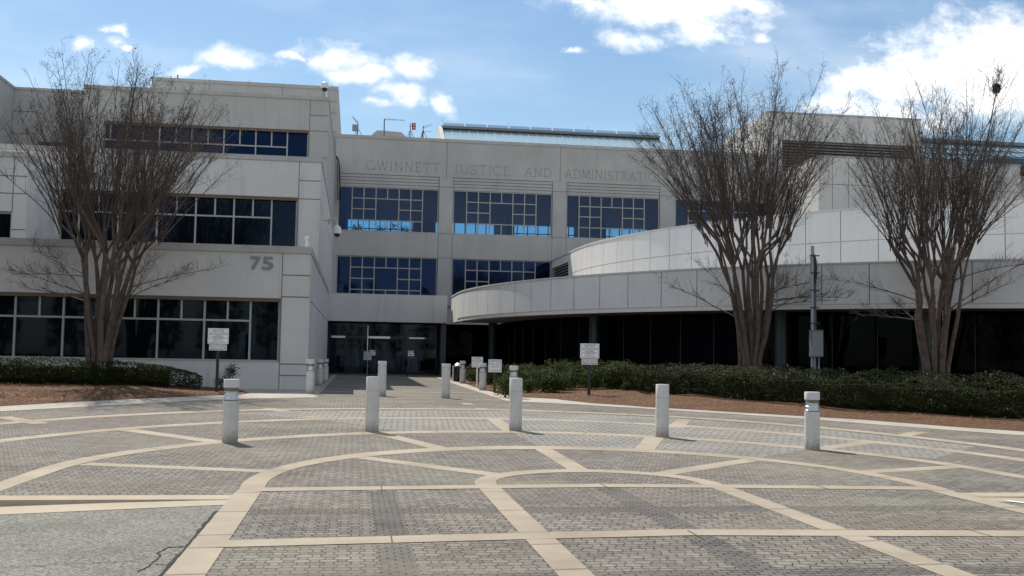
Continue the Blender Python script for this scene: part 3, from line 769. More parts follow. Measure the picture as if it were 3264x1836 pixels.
# the glazed hall behind the upper windows: dark ceiling, floor, far window wall open to the sky
ih = MB()
ih.box(XS, 31, YC+.5, 94.2, 13.36, 13.39); ih.box(XS, 31, YC+.5, 94.2, 9.905, 9.93)
yb = 93.6
ih.box(XS, -.9, 77, 94, 9.93, 13.36); ih.box(4.9, 6.9, yb, yb+.3, 9.93, 13.36); ih.box(12.2, 12.9, 86, 94, 9.93, 13.36); ih.box(17.7, 18.5, yb, yb+.3, 9.93, 13.36); ih.box(19.6, 21.2, 88, 94, 9.93, 13.36); ih.box(26.5, 28, yb, yb+.3, 9.93, 13.36)
ih.box(XS, 31, yb, yb+.3, 9.93, 10.2)
x = -.9; k = 0
while x < 30.8:
    ih.box(x-.04, x+.04, yb, yb+.1, 10.2 if k % 3 else 11.0, 13.36); x += .95; k += 1
for z, a, b in ((12.55, -.9, 5), (12.2, 6.9, 12.2), (12.55, 12.9, 31), (11.79, 0, 30), (10.99, -.9, 31)):
    ih.box(a, b, yb+.02, yb+.09, z-.04, z+.04)
ih.build('hall_interior', simple('hall_dark_teal', (.028, .042, .058), .7), mid)
# lettering of the band as thin raised strips, groove shade in their colour
GL = {
 'G': (.86, [('arc', .46, .5, .44, .5, 40, 325), ('l', .84, .36, .84, .02)], [(.72, .96, .36)]),
 'W': (1.2, [('l', .08, 1, .36, 0), ('l', .36, 0, .62, .96), ('l', .60, 1, .86, 0), ('l', .86, 0, 1.12, 1)], [(-.02, .18, 1), (.48, .72, 1), (1.02, 1.22, 1)]),
 'I': (.3, [('l', .15, 0, .15, 1)], [(.04, .26, 0), (.04, .26, 1)]),
 'N': (.9, [('l', .14, 0, .14, 1), ('l', .14, 1, .76, 0), ('l', .76, 0, .76, 1)], [(.02, .24, 0), (.0, .16, 1), (.66, .88, 1)]),
 'E': (.66, [('l', .14, 0, .14, 1), ('l', .02, 1, .56, 1), ('l', .14, .52, .46, .52), ('l', .02, 0, .6, 0), ('l', .56, 1, .56, .86), ('l', .6, 0, .6, .16)], []),
 'T': (.76, [('l', .38, 0, .38, 1), ('l', .04, 1, .72, 1), ('l', .04, 1, .04, .85), ('l', .72, 1, .72, .85)], [(.26, .5, 0)]),
 'J': (.46, [('l', .3, 1, .3, .12), ('arc', .12, .12, .18, .16, 0, -150)], [(.18, .42, 1)]),
 'U': (.86, [('l', .14, 1, .14, .34), ('arc', .44, .34, .3, .34, 180, 360), ('l', .74, .34, .74, 1)], [(.02, .26, 1), (.62, .86, 1)]),
 'S': (.62, [('arc', .31, .75, .23, .25, 30, 270), ('arc', .31, .25, .25, .25, 90, -150), ('l', .51, .88, .53, .98), ('l', .06, .13, .05, .02)], []),
 'C': (.84, [('arc', .46, .5, .44, .5, 40, 320)], []),
 'A': (.88, [('l', .08, 0, .44, 1), ('l', .44, 1, .8, 0), ('l', .21, .36, .67, .36)], [(-.02, .2, 0), (.68, .92, 0)]),
 'D': (.88, [('l', .14, 0, .14, 1), ('l', .02, 1, .36, 1), ('l', .02, 0, .36, 0), ('arc', .36, .5, .46, .5, 90, -90)], []),
 'M': (1.04, [('l', .12, 0, .16, 1), ('l', .16, 1, .52, .05), ('l', .52, .05, .88, 1), ('l', .88, 1, .92, 0)], [(.0, .24, 0), (.8, 1.04, 0), (.04, .16, 1), (.88, 1.0, 1)]),
 'R': (.8, [('l', .14, 0, .14, 1), ('arc', .34, .76, .26, .24, 90, -90), ('l', .02, 1, .34, 1), ('l', .14, .52, .34, .52), ('l', .36, .52, .74, 0)], [(.02, .26, 0), (.64, .84, 0)]),
 'O': (.96, [('arc', .48, .5, .44, .5, 0, 360)], [])}
def word(mb, s_, x0, x1, z, H_, y):
    tot = sum(GL[ch][0] for ch in s_)+.17*(len(s_)-1); k = (x1-x0)/tot; x = x0
    def bar(ax, az, bx, bz, wd):
        a, b = Vector((ax, 0, az)), Vector((bx, 0, bz)); d = (b-a).normalized(); nn = Vector((-d.z, 0, d.x))*wd/2
        q = [a-nn, b-nn, b+nn, a+nn]; mb.extr([(p.x, y, p.z) for p in q], (0, .006, 0))
    for ch in s_:
        wd, prim, ser = GL[ch]
        for p in prim:
            if p[0] == 'l':
                bar(x+p[1]*k, z+p[2]*H_, x+p[3]*k, z+p[4]*H_, .05)
            else:
                _, cx, cz, rx, rz, a0, a1 = p; n = 14
                pts = [(x+(cx+rx*math.cos(R(a0+(a1-a0)*i/n)))*k, z+(cz+rz*math.sin(R(a0+(a1-a0)*i/n)))*H_) for i in range(n+1)]
                for a, b in zip(pts, pts[1:]): bar(*a, *b, .05)
        for a, b, zz in ser: bar(x+a*k, z+zz*H_, x+b*k, z+zz*H_, .03)
        x += (wd+.17)*k
for s_, a, b in (('GWINNETT', .50, 5.70), ('JUSTICE', 6.76, 10.85), ('AND', 11.92, 13.92), ('ADMINISTRATION', 14.93, 22.45), ('CENTER', 23.6, 27.3)):
    lt = MB(); word(lt, s_, a, b, 14.58, .66, YC-.004); lt.build('lettering', LETTER, mid)

# entrance: concrete lintel, smoked glass doors, lobby behind
w = MB()
w.box(XS+.002, 5.62, YE, YE+.4, 3.48, 5.18)
w.box(XS+.002, 5.62, YE+.4, YC-.02, 5.0, 5.14)
w.build('entrance_lintel', CONC, mid)
jb = MB(); jb.box(5.3, 5.62, YE+.42, 70, 0, 3.475); jb.build('door_jamb', simple('dark_stone_jamb', (.09, .09, .092), .5), mid)
iv = MB()
iv.box(XS+.01, 5.3, YE+.4, 74.8, 3.45, 3.475); iv.box(XS+.02, 5.3, 74.6, 74.7, .2, 3.45); iv.box(5.2, 5.29, 67.2, 74.6, .2, 3.45); iv.box(XS, XS+.05, YE+.35, 74.6, .2, 3.45)
iv.build('lobby_interior', simple('lobby_dark', (.018, .018, .019), .7, 0, .2), mid)
fl = MB(); fl.box(XS+.05, 5.2, 67.0, 74.6, .20, .226); fl.build('lobby_floor', simple('lobby_floor', (.05, .05, .05), .25), mid)
YD = 67.0
dd = MB(); dd.box(XS+.06, 5.2, YD+.05, YD+.065, .25, 3.44); ent = dd.build('entrance_glazing', GLASS_DOOR, mid)
f = MB()
f.box(XS+.06, 5.2, YD-.03, YD+.045, 2.46, 2.62)
for x in (-1.58, -.55, .48, .98, 2.0, 3.05, 4.1, 5.14): f.box(x-.03, x+.03, YD-.02, YD+.04, .24, 2.46)
for x in (-1.58, .78, 2.9, 5.14): f.box(x-.035, x+.035, YD-.024, YD+.04, 2.62, 3.44)
f.box(XS+.06, 5.2, YD-.02, YD+.042, .235, .30)
f.build('door_frame', simple('dark_bronze_frame', (.035, .033, .032), .35, .6), ent)
for q in ((-1.45, -.6, YD-.045, YD-.032, 2.48, 2.60), (.85, 2.2, YD-.045, YD-.032, 2.48, 2.61), (3.4, 4.4, YD-.045, YD-.032, 2.50, 2.58)):
    f = MB(); f.box(*q); f.build('header_trim', CHROME2, ent)
f = MB(); f.box(.78, .83, YD-.045, YD-.03, 1.3, 3.3); f.build('edge_trim', CHROME2, ent)
GHOST = simple('grey_vinyl_lettering', (.05, .05, .052), .6)
text('lettering', 'Exit Only', .34, GHOST, ent, (-.35, YD+.03, 3.02)); text('lettering', 'Entrance', .34, GHOST, ent, (1.75, YD+.03, 3.02)); text('lettering', 'Exit Only', .34, GHOST, ent, (4.0, YD+.03, 3.0))
text('lettering', 'Exit\nOnly', .20, GHOST, ent, (3.75, YD+.03, 1.75)); text('lettering', 'Exit\nOnly', .20, GHOST, ent, (4.6, YD+.03, 1.75))
# pale fittings seen through the doors
PARTM = simple('pale_partition', (.68, .72, .70), .5)
for (a, b, z0, z1, y) in ((-.45, .02, .3, 2.3, 70.5), (.02, .22, .3, 2.3, 70.6), (-.5, .35, .3, 1.15, 69.2), (1.35, 1.6, 1.0, 2.35, 71.5), (2.0, 2.35, 1.2, 2.3, 72), (1.1, 1.45, .3, 1.2, 69.5), (2.0, 2.6, .3, 1.2, 69.8), (3.4, 4.15, .3, 1.3, 69.5)):
    it = MB(); it.box(a, b, y, y+.08, z0, z1); it.build('screening_partition', PARTM, mid)

# glass roof of the central block
sk = empty('ridge_skylight', (0, 0, 0), 0, 'long pale glass skylight roof with white gable end above the lettered parapet', 'skylight')
g = MB()
RX0, RX1, RY, RZ, EY, EZ = 7.1, 26.6, 91, 21.25, 81.5, 16.7
g.quad((RX0, EY, EZ), (RX1, EY, EZ), (RX1, RY, RZ), (RX0, RY, RZ)); g.quad((RX0, RY+.9, RZ), (RX1, RY+.9, RZ), (RX1, 101, EZ), (RX0, 101, EZ))
g.build('glazing', SKYGLASS, sk)
f = MB()
n = 26
for i in range(n+1):
    x = RX0+(RX1-RX0)*i/n
    f.extr([(x-.035, EY, EZ+.02), (x+.035, EY, EZ+.02), (x+.035, RY, RZ+.02), (x-.035, RY, RZ+.02)], (0, 0, .05))
f.build('rafter', simple('skylight_rafter', (.25, .32, .34), .5), sk)
f = MB(); f.box(RX0-.05, RX1+.1, RY-.25, RY-.1, RZ-.35, RZ-.02); f.build('gutter', simple('dark_ridge_metal', (.03, .05, .07), .4), sk)  # dark band under the ridge cap
f = MB(); f.box(RX0-.1, RX1+.1, RY-.5, RY+1.2, RZ-.02, RZ+.20); f.build('ridge_cap', simple('ridge_metal', (.17, .18, .18), .5), sk)
f = MB()
for i in range(10):
    a = RX0+(RX1-RX0)*i/10; b = RX0+(RX1-RX0)*(i+1)/10
    f.extr([(a+.06, RY-.45, RZ+.21), (b-.06, RY-.45, RZ+.21), (b-.06, RY-.1, RZ+.52), (a+.06, RY-.1, RZ+.52)], (0, .03, .0))
f.build('ridge_glazing', SKYGLASS, sk)
for i in range(11):
    f = MB(); a = RX0+(RX1-RX0)*i/10; f.extr([(a-.05, RY-.47, RZ+.2), (a+.05, RY-.47, RZ+.2), (a+.05, RY-.08, RZ+.56), (a-.05, RY-.08, RZ+.56)], (0, .05, 0)); f.build('ridge_frame', WHITEM, sk)
f = MB(); f.extr([(RX0-.35, EY-.1, EZ-.2), (RX0-.35, RY-.3, RZ+.15), (RX0-.35, RY+1.5, RZ+.3), (RX0-.35, 101, EZ)], (.3, 0, 0)); f.build('gable_wall', CONC, sk)

# ------------------------------------------------------------------ roof aerials, plant
vent = MB(); vp = [(.9, 17.2), (3.68, 17.2), (3.68, 18.80), (3.3, 19.16), (3.2, 19.2), (1.38, 19.26), (1.28, 19.22), (.9, 18.85)]
vent.extr([(x, 83.5, z) for x, z in vp], (0, 3, 0)); tag(vent.build('roof_vent', CONC_D), 'grey roof vent housing with cut corners behind the tall yagi aerial', 'vent')
def aerial(x, zb, zt, label, kind, y=82):
    a = empty('roof_aerial', (x, y, 17.0), 0, label, 'aerial', 'radio aerials on the central roof')
    m_ = MB(); m_.tube([(0, 0, 0), (0, 0, zt-17)], .035 if kind != 1 else .05, 6); m_.build('mast', DGREYM, a)
    zz = zb-17
    m_ = MB()
    for k in range(3):
        w_ = 2*math.pi*k/3+.3; m_.tube([(0, 0, zz+.55), (.38*math.cos(w_), .38*math.sin(w_), zz-.1)], .022, 5)
    m_.build('tripod', CHROME2 if kind == 1 else DGREYM, a)
    def yagi(p0, p1, n):
        m2 = MB(); m2.tube([p0, p1], .018, 5); p0, p1 = Vector(p0), Vector(p1)
        for i in range(n):
            p = p0.lerp(p1, (i+.6)/n); l = .13-.004*i
            m2.tube([p+Vector((0, -.05, -l)), p+Vector((0, .05, l))], .011, 4)
        m2.build('yagi_boom', DGREYM, a)
    top = zt-17
    if kind == 0:
        yagi((0, 0, top-.05), (-.42, -.3, top+.33), 6); m2 = MB(); m2.box(-.42, .06, -.16, -.06, top-.75, top-.22); m2.build('panel_antenna', GREYM, a)
    elif kind == 1: yagi((0, 0, top-.02), (1.58, 0, top-.04), 12)
    elif kind == 2:
        m2 = MB(); m2.box(.12, .42, -.16, -.02, top-.5, top+.02); m2.build('panel_antenna', REDM, a); m2 = MB(); m2.tube([(0, 0, top-.2), (.14, -.05, top-.2)], .03, 5); m2.tube([(.14, -.05, top-.5), (.12, 0, .9), (.05, 0, .7)], .012, 4); m2.build('bracket', DGREYM, a)
        for z in (top-.36, top-.12):
            m2 = MB(); m2.extr([(.28+.055*math.cos(t*.785), -.165, z+.055*math.sin(t*.785)) for t in range(8)], (0, -.01, 0)); m2.build('white_disc', WHITEM, a)
    else:
        yagi((0, 0, top-.1), (.68, -.2, top+.12), 8); m2 = MB(); m2.box(-.07, .07, -.1, .06, top-.55, top-.4); m2.tube([(0, 0, top-.45), (.7, -.1, top-.43)], .015, 4); m2.tube([(-.05, 0, top-.5), (-.1, 0, top-.9), (0, 0, .75+zz-1)], .02, 4); m2.build('bracket', BLACKM, a)
aerial(-.2, 18.52, 19.5, 'grey tripod aerial carrying a grey panel box and tilted yagi next to the stair tower', 0)
aerial(1.85, 18.56, 19.86, 'tallest tripod aerial with a long horizontal yagi in front of the vent housing', 1)
aerial(3.88, 18.52, 19.6, 'thin mast aerial with a dark red panel with white discs', 2)
aerial(4.9, 18.52, 19.45, 'thin mast aerial with short yagi rising to the right beside the skylight gable', 3)
for x, y, z0, z1, lab in ((-12.9, 76.2, 20.5, 21.0, 'stubby grey pipe on the stair tower roof at its left end'), (-7.9, 76, 20.5, 20.85, 'thin lightning rod standing at the middle of the stair tower parapet'), (-2.1, 76, 20.5, 20.9, 'thin lightning rod at the right corner of the stair tower'), (7.1, 91, 21.4, 22.2, 'thin lightning rod on the left end of the long skylight ridge'), (13.0, 91.3, 21.4, 22.15, 'thin lightning rod over the middle of the long skylight ridge'), (20.2, 91.3, 21.4, 22.15, 'thin lightning rod towards the right of the long skylight ridge')):
    m_ = MB(); m_.tube([(0, 0, 0), (0, 0, (z1-z0)*.6), (0, 0, z1-z0)], [.05 if 'pipe' in lab else .02]*2+[.05 if 'pipe' in lab else .012], 6)
    tag(m_.build('roof_pipe' if 'pipe' in lab else 'lightning_rod', DGREYM, None, False, (x, y, z0)), lab, 'pipe' if 'pipe' in lab else 'rod')

# ------------------------------------------------------------------ curved canopy and rotunda
def arc_wall(mb, c, r, th, a0, a1, z0, z1, joints, gap=.038):
    """cylindrical facing of panels, joints in degrees"""
    A_ = [a0]+[j for j in joints if a0 < j < a1]+[a1]
    for i in range(len(A_)-1):
        g_ = math.degrees(gap/2/r); s0 = A_[i]+(g_ if i else 0); s1 = A_[i+1]-(g_ if i < len(A_)-2 else 0)
        n = max(1, int((s1-s0)/1.2)+1)
        for k in range(n):
            p = [R(s0+(s1-s0)*(k+t)/n) for t in (0, 1)]
            o_ = [(c[0]+r*math.cos(q), c[1]+r*math.sin(q)) for q in p]; i_ = [(c[0]+(r-.04)*math.cos(q), c[1]+(r-.04)*math.sin(q)) for q in p]
            mb.prism([o_[0], o_[1], i_[1], i_[0]], z0, z1)
    for j in A_[1:-1]:
        g_ = math.degrees((gap/2-.001)/r); p = [R(j-g_), R(j+g_)]
        o_ = [(c[0]+(r-.008)*math.cos(q), c[1]+(r-.008)*math.sin(q)) for q in p]; i_ = [(c[0]+(r-.0405)*math.cos(q), c[1]+(r-.0405)*math.sin(q)) for q in p]
        JO.prism([o_[0], o_[1], i_[1], i_[0]], z0+.002, z1-.002)
    n = int((a1-a0)/1.5)+1
    for k in range(n):
        p = [R(a0+(a1-a0)*(k+t)/n) for t in (0, 1)]
        o_ = [(c[0]+(r-.041)*math.cos(q), c[1]+(r-.041)*math.sin(q)) for q in p]; i_ = [(c[0]+(r-th)*math.cos(q), c[1]+(r-th)*math.sin(q)) for q in p]
        mb.prism([o_[0], o_[1], i_[1], i_[0]], z0, z1)
def arc_ring(mb, c, r0, r1, a0, a1, z0, z1):
    n = int((a1-a0)/1.5)+1
    for k in range(n):
        p = [R(a0+(a1-a0)*(k+t)/n) for t in (0, 1)]
        o_ = [(c[0]+r1*math.cos(q), c[1]+r1*math.sin(q)) for q in p]; i_ = [(c[0]+r0*math.cos(q), c[1]+r0*math.sin(q)) for q in p]
        mb.prism([o_[0], o_[1], i_[1], i_[0]], z0, z1)
rot = empty('rotunda', (0, 0, 0), 0, 'curved white panelled rotunda with a deep fascia over black glass', 'building')
CL, RL = (38.5, 61.2), 32.6
CU_, RU = (46.5, 66.3), 32.5
w = MB()
jl = [180.0+t for t in (1.9, 4.3, 7.2, 10.1, 13.05, 16, 18.9, 21.75, 24.7, 27.73, 30.72, 33.65, 36.76, 39.8, 42.8, 45.8, 48.8, 51.8, 54.8, 57.8, 60.8, 63.8, 66.8, 69.8, 72.8)]
arc_wall(w, CL, RL, .35, 180, 262, 3.66, 5.10, jl)
arc_ring(w, CL, RL-.34, RL-.03, 180, 262, 3.48, 3.655)
wall_side(w, CL[0]-RL, .3, CL[1], YE+.3, 3.48, 5.10, (63.2,), (), sgn=-1)
wall_done(w, 'canopy_fascia', ROT_C, rot)
c = MB(); arc_ring(c, CL, RL-.5, RL+.03, 180, 262, 5.104, 5.18); c.box(CL[0]-RL-.03, CL[0]-RL+.4, CL[1], YE+.3, 5.104, 5.18); c.build('coping', CONC, rot)
s_ = MB(); arc_ring(s_, CL, RL-7, RL-.36, 176, 262, 3.5, 3.56); s_.build('soffit', simple('soffit_paint', (.20, .20, .20), .8), rot)
s_ = MB(); arc_ring(s_, CL, RL-14, RL-.36, 170, 262, 4.85, 4.95); s_.build('canopy_roof', ROOFM, rot)
g = MB(); arc_ring(g, CL, RL-3.05, RL-3.0, 180, 262, .1, 3.5); g.box(CL[0]-RL+3.0, CL[0]-RL+3.05, CL[1]+.01, 68.0, .1, 3.5); g.box(5.63, CL[0]-RL+2.99, 67.9, 67.95, .1, 3.5); gl = g.build('glass_wall', GLASS_BLACK, rot)
f = MB()
for k in range(24):
    q = R(181+k*3.35); x, y = CL[0]+(RL-2.99)*math.cos(q), CL[1]+(RL-2.99)*math.sin(q)
    f.tube([(x, y, .1), (x, y, 3.5)], .028, 4)
f.build('mullion', simple('black_mullion', (.006, .006, .007), .5), gl)
for D_ in (1240, 1495, 1965, 2330):
    # columns standing just outside the glass
    d = ray(D_, 900)
    best = None
    for t in range(6000):
        y = 15+t*.01; p = d*(y/d.y)
        if math.hypot(p.x-CL[0], p.y-CL[1]) < RL-2.4: best = (p.x, p.y); break
    if best is None: best = (8.3, 63.5)
    m_ = MB(); m_.lathe([(.27, .1), (.27, 3.5)], 20); m_.build('column', COLM, rot, True, (best[0], best[1], 0))
w = MB()
ju = [179.4, 182.9, 186.5, 189.8, 193.15, 196.4, 199.4]+[202.4+3.05*i for i in range(14)]
arc_wall(w, CU_, RU, .35, 176, 242, 7.03, 8.42, ju); arc_wall(w, CU_, RU, .35, 176, 242, 4.9, 6.99, ju); arc_ring(w, CU_, RU-.3, RU-.045, 176, 242, 6.99, 7.03)
x_ = CU_[0]-RU
wall_side(w, x_+.05, .4, 69.0, YC, 7.9, 8.42, (72,), (), sgn=-1); wall_side(w, x_+.05, .4, 69.0, YC, 4.9, 6.2, (72,), (), sgn=-1)
wall_side(w, x_+.05, .4, 68.2, 69.0, 4.9, 8.42, (), (), sgn=-1)
wall_done(w, 'drum_wall', ROT_C, rot)
lv = MB()
for k in range(9):
    z = 6.22+k*.19; lv.extr([(x_+.1, 69.05, z), (x_+.1, 69.05, z+.05), (x_+.3, 69.05, z+.15), (x_+.3, 69.05, z+.10)], (0, 5.9, 0))
lv.build('louvre', simple('louvre_metal', (.30, .28, .25), .5), rot)
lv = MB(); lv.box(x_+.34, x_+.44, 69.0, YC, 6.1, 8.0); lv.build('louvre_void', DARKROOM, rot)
c = MB(); arc_ring(c, CU_, RU-.5, RU+.03, 176, 242, 8.424, 8.52); c.box(x_+.0, x_+.5, 68.2, YC-.02, 8.424, 8.52); c.build('coping', CONC, rot)
s_ = MB(); arc_ring(s_, CU_, RU-14, RU-.36, 176, 242, 8.2, 8.3); s_.build('drum_roof', ROOFM, rot)

# ------------------------------------------------------------------ right-hand block with louvred penthouse
rb = empty('plant_block', (0, 0, 0), 0, 'tall blank concrete block with louvred penthouse behind the rotunda', 'building')
w = MB()
YB, XB = 67.8, 31.27
w.box(XB+.35, 46.3, YB+.35, 76, 7, 15.4)
wall_front(w, XB, 46.4, 7.5, 15.55, YB, .35, (32.27, 33.46, 36.9, 40.4, 44.55), (13.68, 11.3))
wall_side(w, XB, .35, YB+.35, YC+.4, 7.5, 15.55, (71.4,), (13.68, 11.3), sgn=-1)
wall_side(w, 46.4, .35, YB+.35, YC+.4, 7.5, 15.55, (), ())
wall_front(w, 46.42, 70, 7.5, 13.2, 70.5, .35, (50, 54, 58), (11.3,))
# penthouse
w.box(30.9, 43.0, 76.0, 84, 15, 20.0)
wall_front(w, 30.56, 43.05, 18.25, 20.28, YC+.2, .35)
wall_front(w, 30.56, 31.75, 14.5, 18.25, YC+.2, .35); wall_front(w, 42.5, 43.05, 14.5, 18.25, YC+.2, .35)
wall_side(w, 30.56, .35, YC+.55, 84.5, 14.5, 20.28, (), (), sgn=-1)
wall_side(w, 43.05, .3, YC+.55, 84, 14.5, 20.28)
wall_done(w, 'wall', CONC, rb)
lv = MB()
for k in range(15):
    z = 14.9+k*.225; lv.extr([(31.76, YC+.22, z), (31.76, YC+.22, z+.07), (31.76, YC+.5, z+.22), (31.76, YC+.5, z+.15)], (10.73, 0, 0))
lv.build('louvre', simple('penthouse_louvre_metal', (.20, .19, .17), .6), rb)
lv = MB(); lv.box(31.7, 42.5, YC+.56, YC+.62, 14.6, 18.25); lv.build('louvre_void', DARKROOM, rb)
c = MB(); c.box(XB-.03, 46.43, YB-.04, YB+.4, 15.555, 15.66); c.box(XB-.03, XB+.4, YB+.4, YC+.15, 15.555, 15.66); c.box(30.5, 43.1, YC+.15, YC+.6, 20.285, 20.42); c.build('coping', COPE, rb)
sk = empty('blue_skylight', (0, 0, 0), 0, 'blue tinted glass skylight roof to the right of the louvred penthouse', 'skylight')
g = MB(); g.quad((43.3, 76.2, 17.3), (66, 76.2, 17.3), (66, 83.5, 20.55), (43.3, 83.5, 20.55)); g.build('glazing', SKYGLASS, sk)
f = MB()
for i in range(30):
    x = 43.4+i*.75; f.extr([(x-.05, 76.2, 17.32), (x+.05, 76.2, 17.32), (x+.05, 83.5, 20.57), (x-.05, 83.5, 20.57)], (0, 0, .05))
for i in range(4):
    t = (i+.5)/4; y, z = 76.2+7.3*t, 17.33+3.25*t; f.box(43.3, 66, y-.04, y+.04, z, z+.06)
f.build('rafter', simple('blue_rafter', (.06, .12, .17), .5), sk)
f = MB(); f.box(43.3, 66, 75.9, 76.2, 16.85, 17.36); f.build('gutter', simple('dark_blue_gutter', (.03, .07, .11), .4), sk)
f = MB(); f.box(43.2, 66, 83.0, 84.2, 20.45, 20.75); f.build('ridge_cap', simple('blue_grey_ridge', (.14, .2, .25), .4), sk)
f = MB(); f.box(43.3, 66, 76.0, 76.15, 7, 16.85); f.build('wall', CONC, sk)
bx = empty('roof_box', (0, 0, 0), 0, 'dark blue eaves box with brown underside at the right end of the blue skylight', 'roof box')
f = MB(); f.box(47.9, 58, 73.2, 75.8, 16.62, 17.25); f.build('casing', simple('navy_casing', (.02, .05, .09), .4), bx)
f = MB(); f.box(47.9, 58, 73.25, 75.8, 16.42, 16.61); f.build('underside', simple('brown_underside', (.07, .04, .025), .7), bx)

# ------------------------------------------------------------------ things fixed to the wing
num = empty('street_number', (0, YL, 0), 0, 'large grey metal number 75 fixed to the wing above its ground floor windows', 'sign')
for ch, xa, xb in (('7', -3.79, -3.42), ('5', -3.38, -2.98)):
    me = text_mesh(ch, .66, .02, 'CENTER', .012); me.transform(Matrix.Rotation(R(90), 4, 'X'))
    xs_ = [v.co.x for v in me.vertices]; zs_ = [v.co.z for v in me.vertices]; w0 = max(xs_)-min(xs_); h0 = max(zs_)-min(zs_)
    me.transform(Matrix.Translation((-(max(xs_)+min(xs_))/2, 0, -(max(zs_)+min(zs_))/2)))
    me.transform(Matrix.Diagonal(((xb-xa)/w0, 1, .47/h0, 1))); me.materials.clear(); me.materials.append(simple('number_metal', (.20, .20, .205), .4, .6))
    o = bpy.data.objects.new('numeral', me); COL.objects.link(o); o.parent = num; o.location = ((xa+xb)/2, -.03, 4.76)
pv = MB(); pv.lathe([(.055, 0), (.055, .34), (.10, .345), (.10, .40), (.0, .42)], 14)
tag(pv.build('vent_pipe', WHITEM, None, True, (-1.83, YL+.4, 5.40)), 'short capped white vent pipe on the lowest roof corner of the wing', 'pipe')
camA = empty('dome_camera', (-1.9, YU-.2, 15.0), 0, 'white dome camera hanging at the top corner of the wing with its cable', 'camera')
m_ = MB(); m_.lathe([(.0, .70), (.06, .69), (.17, .62), (.2, .5), (.2, .36), (.18, .34)], 18); m_.build('housing', WHITEM, camA, True)
m_ = MB(); m_.lathe([(.0, .16), (.08, .18), (.135, .25), (.15, .34)], 18); m_.build('dome', BLACKM, camA, True)
m_ = MB(); m_.tube([(.0, .0, .66), (.0, .3, .72), (.1, .5, .2), (.1, .5, -.1)], .035, 8); m_.build('arm', WHITEM, camA, True)
q1 = P(*px('a', 692, 940), 74.9)
camB = empty('pendant_camera', (-1.6, 51.5, 0), 0, 'white pendant camera on a goose-neck arm reaching out of the wing side wall', 'camera')
def onY(r, x, y, Y): return P(*(((880+x*.27607)/S, (600+y*.27607)/S)), Y)
YP = 51.5
pA, pB, pC = onY('b', 352, 362, YP), onY('b', 612, 372, YP), onY('b', 700, 420, YP)
off = Vector((1.6, -YP, 0))
m_ = MB(); m_.tube([pA+off, pB+off], .03, 8); m_.tube([pB+off, onY('b', 640, 352, YP)+off, onY('b', 670, 350, YP)+off, onY('b', 700, 375, YP)+off, pC+off], .045, 8); m_.build('arm', simple('beige_arm', (.5, .46, .4), .5), camB, True)
m_ = MB(); m_.box(pB.x+1.57, pB.x+1.63, -.05, .05, pB.z-.2, pB.z+.06); m_.build('bracket', GREYM, camB)
pD = onY('b', 705, 520, YP)+off; pt = onY('b', 705, 435, YP)+off
m_ = MB(); m_.lathe([(.215, pD.z-.02), (.21, pD.z+.12), (.17, pD.z+.3), (.09, pt.z), (.04, pt.z+.06)], 18, (pD.x, pD.y)); m_.build('housing', WHITEM, camB, True)
m_ = MB(); m_.lathe([(.0, pD.z-.2), (.1, pD.z-.17), (.15, pD.z-.02)], 18, (pD.x, pD.y)); m_.build('dome', BLACKM, camB, True)
cb_ = MB()
cb_.tube([P(*px('a', *q), 74.6) for q in [(690, 935), (705, 945), (722, 985), (732, 1050), (735, 1180), (737, 1290), (730, 1440)]], .05, 6)
cb_.tube([P(*px('a', *q), 74.6) for q in [(690, 935), (708, 1000), (712, 1100), (712, 1290), (712, 1440)]], .03, 6)
tag(cb_.build('cable', CABLE, None, True), 'black cables looping down beside the first gridded window of the lettered block', 'cable')

# ------------------------------------------------------------------ bollards
def make_light_bollard():
    r = empty('bollard')
    m_ = MB(); m_.lathe([(.135, -.1), (.135, .70), (.13, .705)], 28); m_.build('post', WHITEC, r, True)
    m_ = MB(); m_.lathe([(.128, .705), (.128, .72)], 28); m_.build('collar', DGREYM, r, True)
    m_ = MB()
    m_.lathe([(.129, .722), (.13, .732), (.118, .745), (.105, .765), (.103, .785), (.129, .79), (.13, .80), (.118, .812), (.104, .832), (.10, .85), (.126, .856), (.126, .862), (.09, .868)], 28)
    m_.build('reflector', CHROME, r, True)
    m_ = MB(); m_.lathe([(.10, .868), (.105, .885), (.12, .91), (.129, .924)], 24); m_.build('lamp_core', simple('lamp_core_metal', (.16, .165, .16), .3, .7), r, True)
    m_ = MB(); m_.lathe([(.131, .721), (.131, .925)], 28); m_.f = [f for f in m_.f if len(f) == 4]; m_.build('lens', GLASS_LENS, r, True)
    m_ = MB(); m_.lathe([(.13, .925), (.135, .93), (.135, 1.06), (.128, 1.07)], 28); m_.build('cap', WHITEC, r, True)
    return r
def make_plain(groove, cap):
    r = empty('bollard')
    m_ = MB()
    if groove: m_.lathe([(.132, -.1), (.132, .785), (.124, .79)], 28)
    else: m_.lathe([(.135, -.1), (.135, .915), (.125, .925), (.125, .945)], 28)
    m_.build('post', WHITEC, r, True)
    m_ = MB()
    if groove: m_.lathe([(.124, .79), (.124, .80), (.132, .805), (.132, 1.06), (.125, 1.07)], 28)
    else: m_.lathe([(.125, .945), (.137, .955), (.137, 1.06), (.13, 1.07)], 28)
    m_.build('cap', WHITEC, r, True)
    return r
plain, capped, light = make_plain(True, 0), make_plain(False, 1), make_light_bollard()
used = set()
GB = 'white concrete bollards around the entrance plaza'
